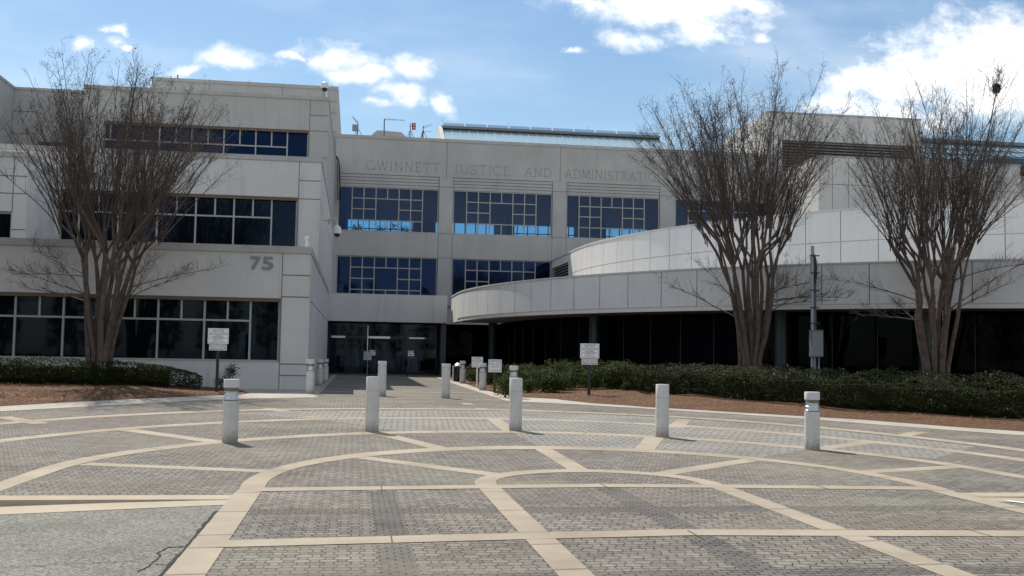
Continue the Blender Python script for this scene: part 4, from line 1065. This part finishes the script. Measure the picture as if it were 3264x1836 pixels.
for proto, x, y, sc, lab in (
    (light, -2.1, 18.9, 1.02, 'white lamp bollard nearest the camera on the left, in front of the left notice sign'),
    (plain, .38, 21.1, 1.01, 'plain white bollard with a fine groove standing second from the left in the front arc'),
    (plain, 3.32, 21.54, 1.0, 'plain white grooved bollard in the middle of the front arc, hiding a lamp bollard'),
    (plain, 6.09, 20.36, .97, 'plain white grooved bollard just right of and nearer than the right notice sign'),
    (light, 8.17, 18.0, .96, 'white lamp bollard at the right end of the front arc, before the long hedge'),
    (capped, .89, 33.75, 1.04, 'white bollard with a capped neck on the walk, left of its twin'),
    (capped, 2.84, 32.78, 1.0, 'white bollard with a capped neck on the walk, right of its twin'),
    (light, -1.41, 35.02, 1.05, 'nearest of three lamp bollards along the wing side wall'),
    (light, -1.38, 43.6, 1.0, 'middle of three lamp bollards along the wing side wall'),
    (light, -1.27, 48.1, .98, 'farthest of three lamp bollards along the wing side wall'),
    (light, 5.01, 48.9, .98, 'farthest lamp bollard on the shrub side of the walk, next to the bin'),
    (light, 4.9, 40.2, .97, 'lamp bollard between the small notice sign and the court hours sign'),
    (light, 5.01, 33.0, .97, 'lamp bollard half hidden behind the plain middle bollard at the shrub bed')):
    if id(proto) in used: b = copy_tree(proto)
    else: b = proto; used.add(id(proto))
    b.location = (x, y, h(x, y)+.004); b.scale = (1, 1, sc); b.rotation_euler = (0, 0, rnd.uniform(0, 6))
    tag(b, lab, 'bollard', GB)

# ------------------------------------------------------------------ signs
def panel(parent, name, x0, x1, z0, z1, y, lines, red_border=False, th=.012):
    m_ = MB(); m_.box(x0, x1, y, y+th, z0, z1); p_ = m_.build(name, SIGNW, parent)
    m_ = MB(); e = .03*min(1, (z1-z0)/.3); t = .009; bx0, bx1, bz0, bz1 = x0+e, x1-e, z0+e, z1-e
    for a, b, c_, d in ((bx0, bx1, bz0, bz0+t), (bx0, bx1, bz1-t, bz1), (bx0, bx0+t, bz0+t, bz1-t), (bx1-t, bx1, bz0+t, bz1-t)): m_.box(a, b, y-.002, y, c_, d)
    m_.build('border', INKR if red_border else INKB, p_)
    for (s, size, zf, red) in lines:
        me = text_mesh(s, size, .0008, 'CENTER', .0006 if size > .03 else 0); me.name = 'lettering'; me.transform(Matrix.Rotation(R(90), 4, 'X'))
        xs_ = [v.co.x for v in me.vertices]; ww = max(xs_)-min(xs_); lim = (bx1-bx0)*.92
        if ww > lim: me.transform(Matrix.Scale(lim/ww, 4, Vector((1, 0, 0))))
        me.materials.clear(); me.materials.append(INKR if red else INKB)
        o = bpy.data.objects.new('lettering', me); COL.objects.link(o); o.parent = p_; o.location = ((x0+x1)/2, y-.0015, z0+(z1-z0)*zf)
    return p_
NL = [('NOTICE', .10, .82, 1), ('WEAPONS ARE PROHIBITED', .042, .69, 1), ('INSIDE THE JUSTICE CENTER', .042, .595, 0), ('THIS INCLUDES', .032, .51, 0), ('FIREARMS, AMMUNITION,', .034, .44, 0), ('KNIVES, CHEMICAL PEPPER SPRAY,', .034, .365, 0), ('SHARP OBJECTS, ETC.', .034, .29, 0), ('ALL PERSONS ENTERING ARE SUBJECT TO', .022, .19, 0), ('SEARCH BY SECURITY PERSONNEL', .022, .14, 0)]
def notice(x, y, zb, zt, lab):
    s_ = empty('notice_sign', (x, y, zb), 0, lab, 'sign', 'notice signs beside the walk')
    H_ = zt-zb
    m_ = MB(); m_.box(-.045, .045, .02, .11, -.15, H_-.05); m_.build('post', BLACKM, s_)
    panel(s_, 'notice_panel', -.32, .32, H_-.49, H_, 0, NL)
    panel(s_, 'screening_panel', -.27, .27, H_-.70, H_-.51, 0, [('Security Screening', .082, .66, 1), ('Station Ahead', .082, .30, 1)], True)
    return s_
notice(-4.30, 34.5, .42, 2.29, 'white notice sign on a black post at the end of the left hedge')
notice(7.74, 34.25, .24, 2.02, 'white notice sign on a black post standing in the pine straw of the right bed')
s_ = empty('notice_sign', (5.0, 43.0, .3), 0, 'small white notice sign on a pale post among shrubs beyond the lamp bollard', 'sign')
m_ = MB(); m_.box(-.03, .03, .015, .06, -.1, 1.0); m_.build('post', WHITEM, s_)
panel(s_, 'notice_panel', -.23, .23, .76, 1.19, 0, [('NOTICE', .07, .84, 1), ('WEAPONS ARE PROHIBITED', .034, .70, 0), ('INSIDE THE JUSTICE CENTER', .034, .60, 0), ('FIREARMS, AMMUNITION,', .026, .48, 0), ('KNIVES, PEPPER SPRAY,', .026, .40, 0), ('SHARP OBJECTS, ETC.', .026, .32, 0), ('ALL PERSONS SUBJECT TO SEARCH', .022, .2, 0)])
s_ = empty('hours_sign', (5.07, 38.0, .3), 0, 'white court hours sign on a short black post in the shrub bed', 'sign')
m_ = MB(); m_.box(-.04, .04, .015, .09, -.1, 1.15); m_.build('post', BLACKM, s_)
panel(s_, 'hours_panel', -.24, .24, .66, 1.12, 0, [('COURT HOURS', .075, .84, 0), ('MONDAY - FRIDAY', .06, .66, 0), ('8:00 - 5:00', .055, .53, 0), ('COURTHOUSE', .05, .41, 0), ('NO CAMERAS OR PHONES', .03, .22, 0), ('ALLOWED WITHOUT PERMIT', .03, .13, 0)])
s_ = empty('grey_sign', (.68, 55.0, .22), 0, 'plain grey sign board on a thin pole in front of the doors', 'sign')
m_ = MB(); m_.tube([(0, .02, 0), (0, .02, 1.2)], .018, 8); m_.build('pole', GREYM, s_)
m_ = MB(); m_.box(-.21, .21, -.01, .01, .98, 1.42); m_.build('sign_panel', simple('grey_board', (.36, .37, .4), .5), s_)
def enter(x, y, arrow, lab):
    s_ = empty('enter_sign', (x, y, .225), 0, lab, 'sign', 'enter signs on stands at the doors')
    m_ = MB(); m_.tube([(0, .03, .1), (0, .03, 1.25)], .022, 8); m_.build('pole', BLACKM, s_)
    m_ = MB()
    for k in range(4):
        a = R(45+90*k); m_.tube([(0, .03, .16), (.2*math.cos(a), .03+.2*math.sin(a), .12), (.34*math.cos(a), .03+.34*math.sin(a), .01)], .025, 6)
    m_.build('base', BLACKM, s_)
    m_ = MB(); m_.box(-.17, .17, -.01, .01, 1.2, 1.5); p_ = m_.build('sign_panel', SIGNW, s_)
    text('lettering', 'ENTER', .125, INKB, p_, (0, -.012, 1.42), .001, 'CENTER', .003)
    m_ = MB(); d = arrow
    m_.extr([(d*x_, -.011, z_) for x_, z_ in [(-.11, 1.265), (.03, 1.265), (.03, 1.235), (.12, 1.285), (.03, 1.335), (.03, 1.305), (-.11, 1.305)]], (0, -.002, 0)); m_.build('arrow', INKB, p_)
enter(1.04, 62.2, 1, 'white enter sign with arrow to the right on a black stand')
enter(3.22, 60.9, -1, 'white enter sign with arrow to the left on a black four-footed stand')
bn = empty('litter_bin', (5.15, 52.5, .23), 0, 'black litter bin with a shiny metal edge beside the farthest lamp bollard', 'bin')
m_ = MB(); m_.lathe([(.2, 0), (.23, .05), (.23, .72), (.2, .75)], 20); m_.build('body', BLACKM, bn, True)
m_ = MB(); m_.tube([(-.26, -.1, 0), (-.26, -.1, .78)], .045, 10); m_.lathe([(.19, .75), (.2, .8), (.1, .9), (0, .92)], 20); m_.build('trim', CHROME, bn, True)

# pole with electrical cabinet behind the hedge
up = empty('utility_pole', (15.7, 34.5, .3), 0, 'grey metal utility pole with an equipment cabinet and conduits behind the long hedge', 'pole')
m_ = MB(); m_.tube([(.06, .05, -.2), (.06, .05, 4.7), (.06, .05, 4.95)], [.078, .074, .045], 14); m_.build('pole', DGREYM, up, True)
m_ = MB(); m_.tube([(-.06, -.07, 0), (-.06, -.07, 4.75), (-.02, 0, 5.25)], .055, 10); m_.build('conduit', GREYM, up, True)
m_ = MB()
for z in (.9, 2.55, 3.1, 3.7, 4.3, 4.9): m_.box(-.13, .18, -.14, -.01, z, z+.03)
m_.build('strap', BLACKM, up)
m_ = MB(); m_.box(-.20, .20, -.36, -.12, 1.42, 2.30); cab = m_.build('cabinet', simple('cabinet_grey', (.20, .208, .22), .5), up)
m_ = MB(); m_.box(-.21, .21, -.38, -.10, 2.30, 2.33); m_.build('cabinet_lid', DGREYM, cab)
m_ = MB()
for i, x in enumerate((-.17, -.05, .1)):
    m_.tube([(x, -.24, -.1), (x, -.24, 1.42)], .022, 8)
    for z in (.35, .62, .92): m_.lathe([(.03, z-.1), (.06, z-.08), (.06, z+.08), (.03, z+.1)], 10, (x, -.24))
m_.build('conduit', GREYM, up, True)
m_ = MB()
for k in range(6):
    m_.tube([(-.02, 0, 5.2-k*.04), (.12*(1 if k % 2 else -1), -.05, 4.8-k*.1), (.05, -.08, 4.3-k*.08)], .014, 5)
m_.build('loose_cable', CABLE, up)

# ------------------------------------------------------------------ hedges and shrubs
def leafquad(mb, p, n, s, rs_):
    n = n.normalized(); a = n.cross(Vector((rs_.uniform(-1, 1), rs_.uniform(-1, 1), rs_.uniform(-1, 1)))).normalized(); b = n.cross(a)
    l = s*rs_.uniform(.8, 1.4); w_ = s*rs_.uniform(.35, .55)
    mb.quad(p-a*l*.5, p+b*w_*.5+n*s*.08, p+a*l*.5, p-b*w_*.5+n*s*.08)
def hedge(name, line, depth, top, zf, n, seed, lab, leaf=.062, fl=160):
    """line: front foot; grows back by depth (perpendicular) to height top above the bed"""
    rs_ = random.Random(seed); mb = MB(); fb = MB()
    seg = [(Vector((*a, 0)), Vector((*b, 0))) for a, b in zip(line, line[1:])]
    ln = [(b-a).length for a, b in seg]; tot = sum(ln)
    ph = [rs_.uniform(0, 6) for _ in range(6)]
    def frame(u):
        for (a, b), l in zip(seg, ln):
            if u <= l: break
            u -= l
        d = (b-a).normalized(); nn = Vector((-d.y, d.x, 0))
        if nn.y < 0: nn = -nn
        return a+d*u, nn
    def lump(u, v): return .09*math.sin(u*3.1+ph[0]+v)+.06*math.sin(u*6.7+ph[1])*math.cos(v*5+ph[2])+.05*math.sin(u*11+ph[3]+v*7)
    def put(u, v, w_, nrm, s):
        p, nn = frame(u); q = p+nn*v
        z = zf(q.x, q.y); H_ = top*(1+lump(u, v))*(.72+.28*min(1, (tot-u)/.9))
        return Vector((q.x, q.y, z+w_*H_)), nn
    for i in range(n):
        u = rs_.uniform(0, tot); k = rs_.random()
        if k < .42:      # top
            v = depth*rs_.random(); w_ = 1-abs(rs_.gauss(0, .06)); 
            ed = min(1, v/.3); w_ *= .86+.14*ed
            nr = Vector((rs_.gauss(0, .55), rs_.gauss(-.15, .55), 1))
        elif k < .86:    # front
            w_ = rs_.uniform(.04, .97); bul = .16*math.sin(w_*2.6)+lump(u, w_*2)*.9
            v = -bul+abs(rs_.gauss(0, .09))+(.18 if w_ < .25 else 0); _, nn = frame(u); nr = -nn+Vector((rs_.gauss(0, .6), rs_.gauss(0, .6), rs_.gauss(.25, .6)))
        else:
            v = depth*rs_.random(); w_ = rs_.uniform(.1, .95); nr = Vector((rs_.gauss(0, 1), rs_.gauss(0, 1), rs_.gauss(0, 1)))
        p, nn = put(u, v, w_, None, leaf)
        leafquad(mb, p, nr, leaf, rs_)
        if rs_.random() < fl/n:
            p2 = p-nn*.03+Vector((0, 0, .015)); 
            for _ in range(3): leafquad(fb, p2+Vector((rs_.gauss(0, .012), rs_.gauss(0, .012), rs_.gauss(0, .012))), Vector((rs_.gauss(0, .5), -1, rs_.gauss(.4, .5))), .045, rs_)
    # woody, leafy core so no light leaks through
    u = 0
    while u < tot:
        if u < .5 or u > tot-1.2: u += .5; continue
        p, nn = frame(min(u+.25, tot)); a = p+nn*.25; b = p+nn*(depth-.2); d = Vector((nn.y, -nn.x, 0))*.3
        H_ = top*(.78+.5*lump(u+.25, .3)); z0 = min(zf(a.x, a.y), zf(b.x, b.y))-.1
        mb.prism([(q.x, q.y) for q in (a-d, a+d, b+d, b-d)][::(1 if (d.cross(nn)).z > 0 else -1)], z0, z0+.1+H_)
        u += .5
    o = tag(mb.build(name, LEAF_H), lab, 'hedge')
    if fl: fb.build('blossom', PETAL, o)
    return o
hedge('hedge', [(-16, 28.8), (-13, 30.6), (-10.2, 32.1), (-8.3, 33.8), (-6.6, 34.8), (-4.9, 35.4)], 2.3, .66, bedL, 30000, 5, 'dark clipped hedge under the left tree in front of the wing windows', .066, 35)
hedge('hedge', [(9.3, 37.2), (10.0, 33.4), (11.4, 30.2), (13.0, 27.6), (14.8, 25.6), (16.4, 24.0), (19.0, 21.8), (23, 18.5)], 4.6, .78, bedR, 62000, 6, 'long dark hedge with pink blossom under the two right-hand trees', .064, 150)
def shrub_mesh(seed, r, hgt, n):
    rs_ = random.Random(seed); mb = MB(); lobes = [(Vector((rs_.gauss(0, .35)*r, rs_.gauss(0, .35)*r, hgt*rs_.uniform(.35, .7))), r*rs_.uniform(.45, .75)) for _ in range(7)]
    for i in range(n):
        c_, q = rs_.choice(lobes); d = Vector((rs_.gauss(0, 1), rs_.gauss(0, 1), rs_.gauss(.15, .9))).normalized()
        p = c_+Vector((d.x, d.y, d.z*.85))*q*rs_.uniform(.7, 1.06)
        if p.z < .03: p.z = rs_.uniform(.03, .15)
        leafquad(mb, p, d+Vector((rs_.gauss(0, .5), rs_.gauss(0, .5), rs_.gauss(.3, .5))), .07, rs_)
    for k in range(6):
        a = rs_.uniform(0, 6.28); mb.tube([(0, 0, -.05), (.1*math.cos(a), .1*math.sin(a), hgt*.3), (.3*r*math.cos(a), .3*r*math.sin(a), hgt*.6)], [.02, .014, .006], 4)
    return mb
protos = [shrub_mesh(20+k, .58, .62, 1900).build('azalea_shrub', LEAF_S) for k in range(4)]
spots = [G(*px('k', *q), .10) for q in [(570, 812), (950, 768), (1200, 755), (1370, 770), (1650, 715), (2030, 730), (2330, 760), (100, 610), (300, 640)]]
sc_ = [.9, .75, 1.05, 1.05, 1.0, .85, 1.05, 1.0, .9]
rs = random.Random(21)
row = []
for (x0, y0, x1, y1, n) in ((5.9, 39.5, 10.6, 36.6, 6), (6.0, 42.5, 10.8, 38.8, 6), (5.9, 46, 11, 41.2, 6), (6.1, 50, 10.6, 44.6, 5), (5.9, 54.5, 9.2, 49.5, 4)):
    for i in range(n):
        t = (i+.5)/n; row.append((x0+(x1-x0)*t+rs.uniform(-.25, .25), y0+(y1-y0)*t+rs.uniform(-.3, .3)))
allsp = [(p, s_) for p, s_ in zip(spots, sc_)]+[(p, rs.uniform(1.0, 1.35)) for p in row]
SHL = 'low green azalea shrub among others in the pine straw of the right bed'
for i, (p, s_) in enumerate(allsp):
    o = protos[i] if i < 4 else protos[i % 4].copy()
    if i >= 4: COL.objects.link(o)
    o.location = (p[0], p[1], bedR(*p)-.02); o.scale = (s_, s_, s_*rs.uniform(.95, 1.12)); o.rotation_euler = (0, 0, rs.uniform(0, 6.28))
    tag(o, SHL, 'shrub', 'azalea shrubs in the right bed')
o = protos[1].copy(); COL.objects.link(o); p = G(*px('k', 2560, 820), .05); o.location = (p[0], p[1], bedR(*p)-.02); o.scale = (.45, .45, .45); tag(o, 'tiny seedling shrub alone in the pine straw right of the notice sign', 'shrub')
# two straggly plants by the wing wall
def straggly(x, y, H_, seed, lab, n):
    rs_ = random.Random(seed); t = empty('bare_shrub', (x, y, bedL(x, y)), 0, lab, 'shrub')
    mb = MB(); lf = MB(); tips = []
    for k in range(n):
        a = rs_.uniform(-.6, .6); pts = [Vector((0, 0, -.05))]; d = Vector((math.sin(a)*.8, rs_.uniform(-.3, .3), 1)).normalized()
        for i in range(5): pts.append(pts[-1]+d*H_/5.2); d = (d+Vector((rs_.gauss(.08, .2), rs_.gauss(0, .2), .1))).normalized()
        mb.tube(pts, [.022, .019, .016, .013, .01, .008], 4); tips += pts[4:]
    mb.build('stem', BARK, t)
    for i in range(420):
        c_ = rs_.choice(tips); leafquad(lf, c_+Vector((rs_.gauss(0, .09), rs_.gauss(0, .08), rs_.gauss(0, .09))), Vector((rs_.gauss(0, 1), rs_.gauss(0, 1), rs_.gauss(0, 1))), .062, rs_)
    lf.build('foliage', LEAF_H, t)
straggly(-4.05, 37.4, .85, 31, 'straggly little shrub leaning right against the wing wall by the sign', 2)
straggly(-4.45, 37.2, .42, 32, 'smallest twiggy plant at the wing wall between sign post and leaning shrub', 3)

# ------------------------------------------------------------------ crape myrtles
def myrtle(name, x, y, zb, seed, lab, spread=1.0, tall=1.0, stems=10, seeds=True, low=5, sx=1.0, aim=(), lean=0.0):
    rs_ = random.Random(seed); t = empty(name, (x, y, zb), 0, lab, 'tree')
    T_ = MB(); C_ = MB(); Sd = MB(); stems_pts = []
    def U(a, b): return rs_.uniform(a, b)
    def twig(p, d, l, r0, lvl):
        n = 3 if lvl else 4; pts = [p]; dd = d.copy()
        for i in range(n):
            dd = (dd+Vector((rs_.gauss(0, .16), rs_.gauss(0, .16), rs_.gauss(.05, .12)))).normalized(); pts.append(pts[-1]+dd*l/n)
        C_.tube(pts, [r0*(1-.62*i/n) for i in range(n+1)], 3, False)
        if lvl < 2:
            for k in range(rs_.randint(2, 5) if lvl == 0 else rs_.randint(1, 3)):
                i = rs_.randint(1, n); q = pts[i]; ax = Vector((rs_.gauss(0, 1), rs_.gauss(0, 1), rs_.gauss(.2, .7))).normalized()
                twig(q, (dd*.75+ax*.75).normalized(), l*U(.35, .6), r0*.62, lvl+1)
        if seeds and lvl and p.z > 8.3 and rs_.random() < .16:
            for _ in range(5):
                c_ = pts[-1]+Vector((rs_.gauss(0, .045), rs_.gauss(0, .045), rs_.gauss(0, .06))); leafquad(Sd, c_, Vector((rs_.gauss(0, 1), -1, rs_.gauss(0, 1))), .045, rs_)
    def shoot(p, d, L_, r0):
        n = 7; pts = [p]; dd = d.normalized(); out = Vector((d.x, d.y, 0))
        for i in range(n):
            dd = (dd+out*.075+Vector((rs_.gauss(0, .075), rs_.gauss(0, .075), .02))).normalized(); pts.append(pts[-1]+dd*L_/n)
        C_.tube(pts, [r0*(1-.8*i/n)+.004 for i in range(n+1)], 4, False)
        for k in range(rs_.randint(9, 13)):
            i = min(n-1, int(n*(1-U(0, .86)**1.15))); f_ = rs_.random(); q = pts[i].lerp(pts[i+1], f_)
            ax = Vector((rs_.gauss(0, 1), rs_.gauss(0, 1), U(-.1, .7))).normalized()
            twig(q, (dd*.8+ax*.8).normalized(), U(.4, .95)*(.75+.25*(1-i/n)), .0066, 0)
        twig(pts[-1], dd, U(.4, .7), .008, 0)
    for s_i in range(stems):
        a = 2*math.pi*(s_i+U(-.35, .35))/stems; k = 1 if s_i % 3 else .45
        rb_ = U(.24, .38)*k; r1 = U(.60, .80)*k*spread; r15 = U(.82, 1.08)*k*spread; r2 = U(1.25, 1.9)*(k**.6)*spread
        e = Vector((math.cos(a)*sx, math.sin(a), 0)); za = U(2.6, 3.2)*tall; zk = U(5.0, 5.9)*tall
        jit = lambda s: Vector((rs_.gauss(0, s), rs_.gauss(0, s), 0))
        p0, p1, p2, p3 = e*rb_, e*(rb_*1.12)+Vector((0, 0, 1.1*tall))+jit(.03), e*r1+Vector((0, 0, za))+jit(.05), e*r15+Vector((0, 0, za+1.1*tall))+jit(.06)
        R0 = U(.072, .108); stems_pts.append((p1, p2, p3))
        T_.tube([p0-Vector((0, 0, .3)), p0, p1, p1.lerp(p2, .5)+jit(.02), p2, p2.lerp(p3, .5)+jit(.03), p3], [R0*1.3, R0*1.15, R0, R0*.92, R0*.82, R0*.74, R0*.62], 8)
        nf = 2 if s_i % 2 else 3
        for fk in range(nf):
            a2 = a+(fk-(nf-1)/2)*U(.5, .8)+U(-.15, .15); e2 = Vector((math.cos(a2)*sx, math.sin(a2), 0)); kn = e2*r2*U(.85, 1.12)+Vector((0, 0, zk+U(-.35, .45)))
            md = p3.lerp(kn, .5)-e2*.08+jit(.06); r_ = R0*U(.42, .52)
            T_.tube([p3, md, kn, kn+(kn-md).normalized()*.15], [R0*.56, r_*.95, r_*1.0, r_*.8], 6)
            rk = Vector((kn.x, kn.y, 0)).length
            for j in range(rs_.randint(4, 7)):
                tilt = .05+.215*(rk/1.9)*spread
                tf = U(.0, 2.9); d = Vector((e2.x*tilt*tf+rs_.gauss(0, .13), e2.y*tilt*tf+rs_.gauss(0, .13), 1)); flat = math.hypot(d.x, d.y)
                shoot(kn+Vector((rs_.gauss(0, .05), rs_.gauss(0, .05), U(-.4, .1))), d, U(2.9, 4.8)*tall*(1.17-.22*rk/2)/(1+.8*flat*flat), U(.012, .021))
    for tgt in aim:          # a long shoot that carries the nest
        tv = Vector(tgt)-Vector((x, y, zb)); kn = Vector((tv.x*.55, tv.y*.5, 5.6*tall)); d = tv-kn
        shoot(kn, d+Vector((0, 0, .0)), d.length*1.02, .034)
        for _ in range(26): twig(tv+Vector((rs_.gauss(0, .12), rs_.gauss(0, .12), rs_.gauss(-.1, .25))), Vector((rs_.gauss(0, .5), rs_.gauss(0, .5), 1)).normalized(), U(.4, .8), .009, 0)
        C_.tube([Vector((tv.x*.14, tv.y*.1, 2.4)), Vector((tv.x*.3, tv.y*.2, 4.2)), kn, kn.lerp(tv, .35), kn.lerp(tv, .7), tv], [.05, .045, .04, .03, .022, .014], 5)
    for k in range(low):     # thin low side branches
        a = U(0, 6.28) if k > 1 else (0.2 if k == 0 else 3.0); e = Vector((math.cos(a)*sx, math.sin(a)*.7, 0)); st = max(stems_pts, key=lambda q: q[2].dot(e)); p = st[1].lerp(st[2], U(-.3, .9)); d = (e+Vector((0, 0, U(.1, .75)))).normalized()
        pts = [p]; L_ = U(1.8, 3.4)
        for i in range(6): d = (d+Vector((rs_.gauss(0, .12), rs_.gauss(0, .12), -.03))).normalized(); pts.append(pts[-1]+d*L_/6)
        C_.tube(pts, [.028, .024, .02, .016, .012, .009, .006], 4, False)
        for q in pts[2:]:
            for _ in range(3): twig(q, (d+Vector((rs_.gauss(0, .7), rs_.gauss(0, .7), U(-.1, .7)))).normalized(), U(.4, .8), .008, 0)
    for b_ in (T_, C_, Sd): b_.v = [(v[0]+lean*max(0, v[2]-2)/9, v[1], v[2]) for v in b_.v]
    T_.build('trunk', BARK, t, True); C_.build('crown', TWIG, t)
    if Sd.v: Sd.build('seed_heads', simple('seed_heads', (.03, .024, .02), .8), t)
    return t
tL = myrtle('crape_myrtle_tree', -8.15, 36.0, bedL(-8.15, 36)-.1, 101, 'bare multi-stemmed tree rising from the left hedge in front of the wing', 1.0, 1.0, 13, True, 9, 1.0, (), .55)
tM = myrtle('crape_myrtle_tree', 14.2, 36.4, bedR(14.2, 36.4)-.1, 202, 'tallest bare multi-stemmed tree, rising from the hedge left of the utility pole', 1.02, 1.08, 13, True, 10, 1.0, (), -.5)
NEST = P(2507, 222, 32.3)
tR = myrtle('crape_myrtle_tree', 19.02, 32.3, bedR(19.02, 32.3)-.1, 303, 'bare multi-stemmed tree with a nest, right of the utility pole', .88, .96, 13, False, 8, 1.0, [NEST])
tX = copy_tree(tL); tX.location = (-14.7, 33.6, bedL(-14.7, 33.6)-.1); tX.rotation_euler = (0, 0, 2.2); tag(tX, 'bare tree mostly out of view, its twig tips just entering at the left edge', 'tree')
# nest in the top of the right tree
nb = MB(); rs = random.Random(77)
for i in range(420):
    d = Vector((rs.gauss(0, 1), rs.gauss(0, 1), rs.gauss(0, 1))).normalized(); p = Vector((d.x*.12, d.y*.12, d.z*.165))*rs.uniform(.6, 1.08)
    leafquad(nb, p, d+Vector((rs.gauss(0, .4), rs.gauss(0, .4), rs.gauss(0, .4))), .11, rs)
tag(nb.build('nest', simple('nest_leaves', (.012, .011, .011), .9), None, False, NEST), 'dark leafy nest high in the top twigs of the right tree', 'nest')

# ------------------------------------------------------------------ woodland across the road behind the camera (seen mirrored in the windows)
mb = MB(); rs = random.Random(9)
for i in range(46):
    cx = -115+i*5.0+rs.uniform(-1.5, 1.5); cy = -105+rs.uniform(-12, 12); H_ = rs.uniform(12, 21); rr_ = rs.uniform(2.6, 4.2)
    mb.tube([(cx, cy, -.2), (cx, cy, H_*.85)], [.32, .1], 6)
    for k in range(330):
        t = rs.uniform(.12, 1); w_ = rr_*(1.05-t)**.6*rs.uniform(.5, 1.05)*(1 if t > .25 else .8); a = rs.uniform(0, 6.28)
        leafquad(mb, Vector((cx+w_*math.cos(a), cy+w_*math.sin(a), H_*t)), Vector((math.cos(a)+rs.gauss(0, .4), math.sin(a)+rs.gauss(0, .4), rs.gauss(.4, .4))), 1.15, rs)
tag(mb.build('woodland', leaf_mat('pine_needles', (.014, .022, .01), (.035, .045, .02), .4, .7, .1)), 'dark pine woodland across the road', None, None, 'stuff')

# leafy trees on the far side of the building, glimpsed through the glazed hall
for (cx, cy, top, rr_, sd_, lab) in ((4.4, 106, 14.75, 2.3, 61, 'leafy tree beyond the building, seen through the first upper window'), (.6, 108, 14.9, 1.5, 62, 'thin leafy tree beyond the building, seen at the left of the first upper window')):
    rs = random.Random(sd_); t = empty('leafy_tree', (cx, cy, 0), 0, lab, 'tree')
    m_ = MB(); m_.tube([(0, 0, -.2), (.1, 0, top*.5), (0, .1, top*.92)], [.3, .2, .05], 8)
    for k in range(9):
        a = rs.uniform(0, 6.28); z = top*rs.uniform(.6, .9); m_.tube([(0, 0, z), (rr_*.5*math.cos(a), rr_*.5*math.sin(a), z+.7), (rr_*.95*math.cos(a), rr_*.95*math.sin(a), z+1.0)], [.07, .05, .02], 5)
    m_.build('trunk', BARK, t)
    m_ = MB()
    cl = [(rs.gauss(0, .45)*rr_, rs.gauss(0, .45)*rr_, top*rs.uniform(.66, .97), rs.uniform(.4, .8)) for _ in range(16)]
    for k in range(1500):
        c = rs.choice(cl); p = Vector((c[0]+rs.gauss(0, c[3]*.5), c[1]+rs.gauss(0, c[3]*.5), c[2]+rs.gauss(0, c[3]*.45)))
        leafquad(m_, p, Vector((rs.gauss(0, 1), rs.gauss(0, 1), rs.gauss(0, 1))), .2, rs)
    m_.build('crown', LEAF_S, t)
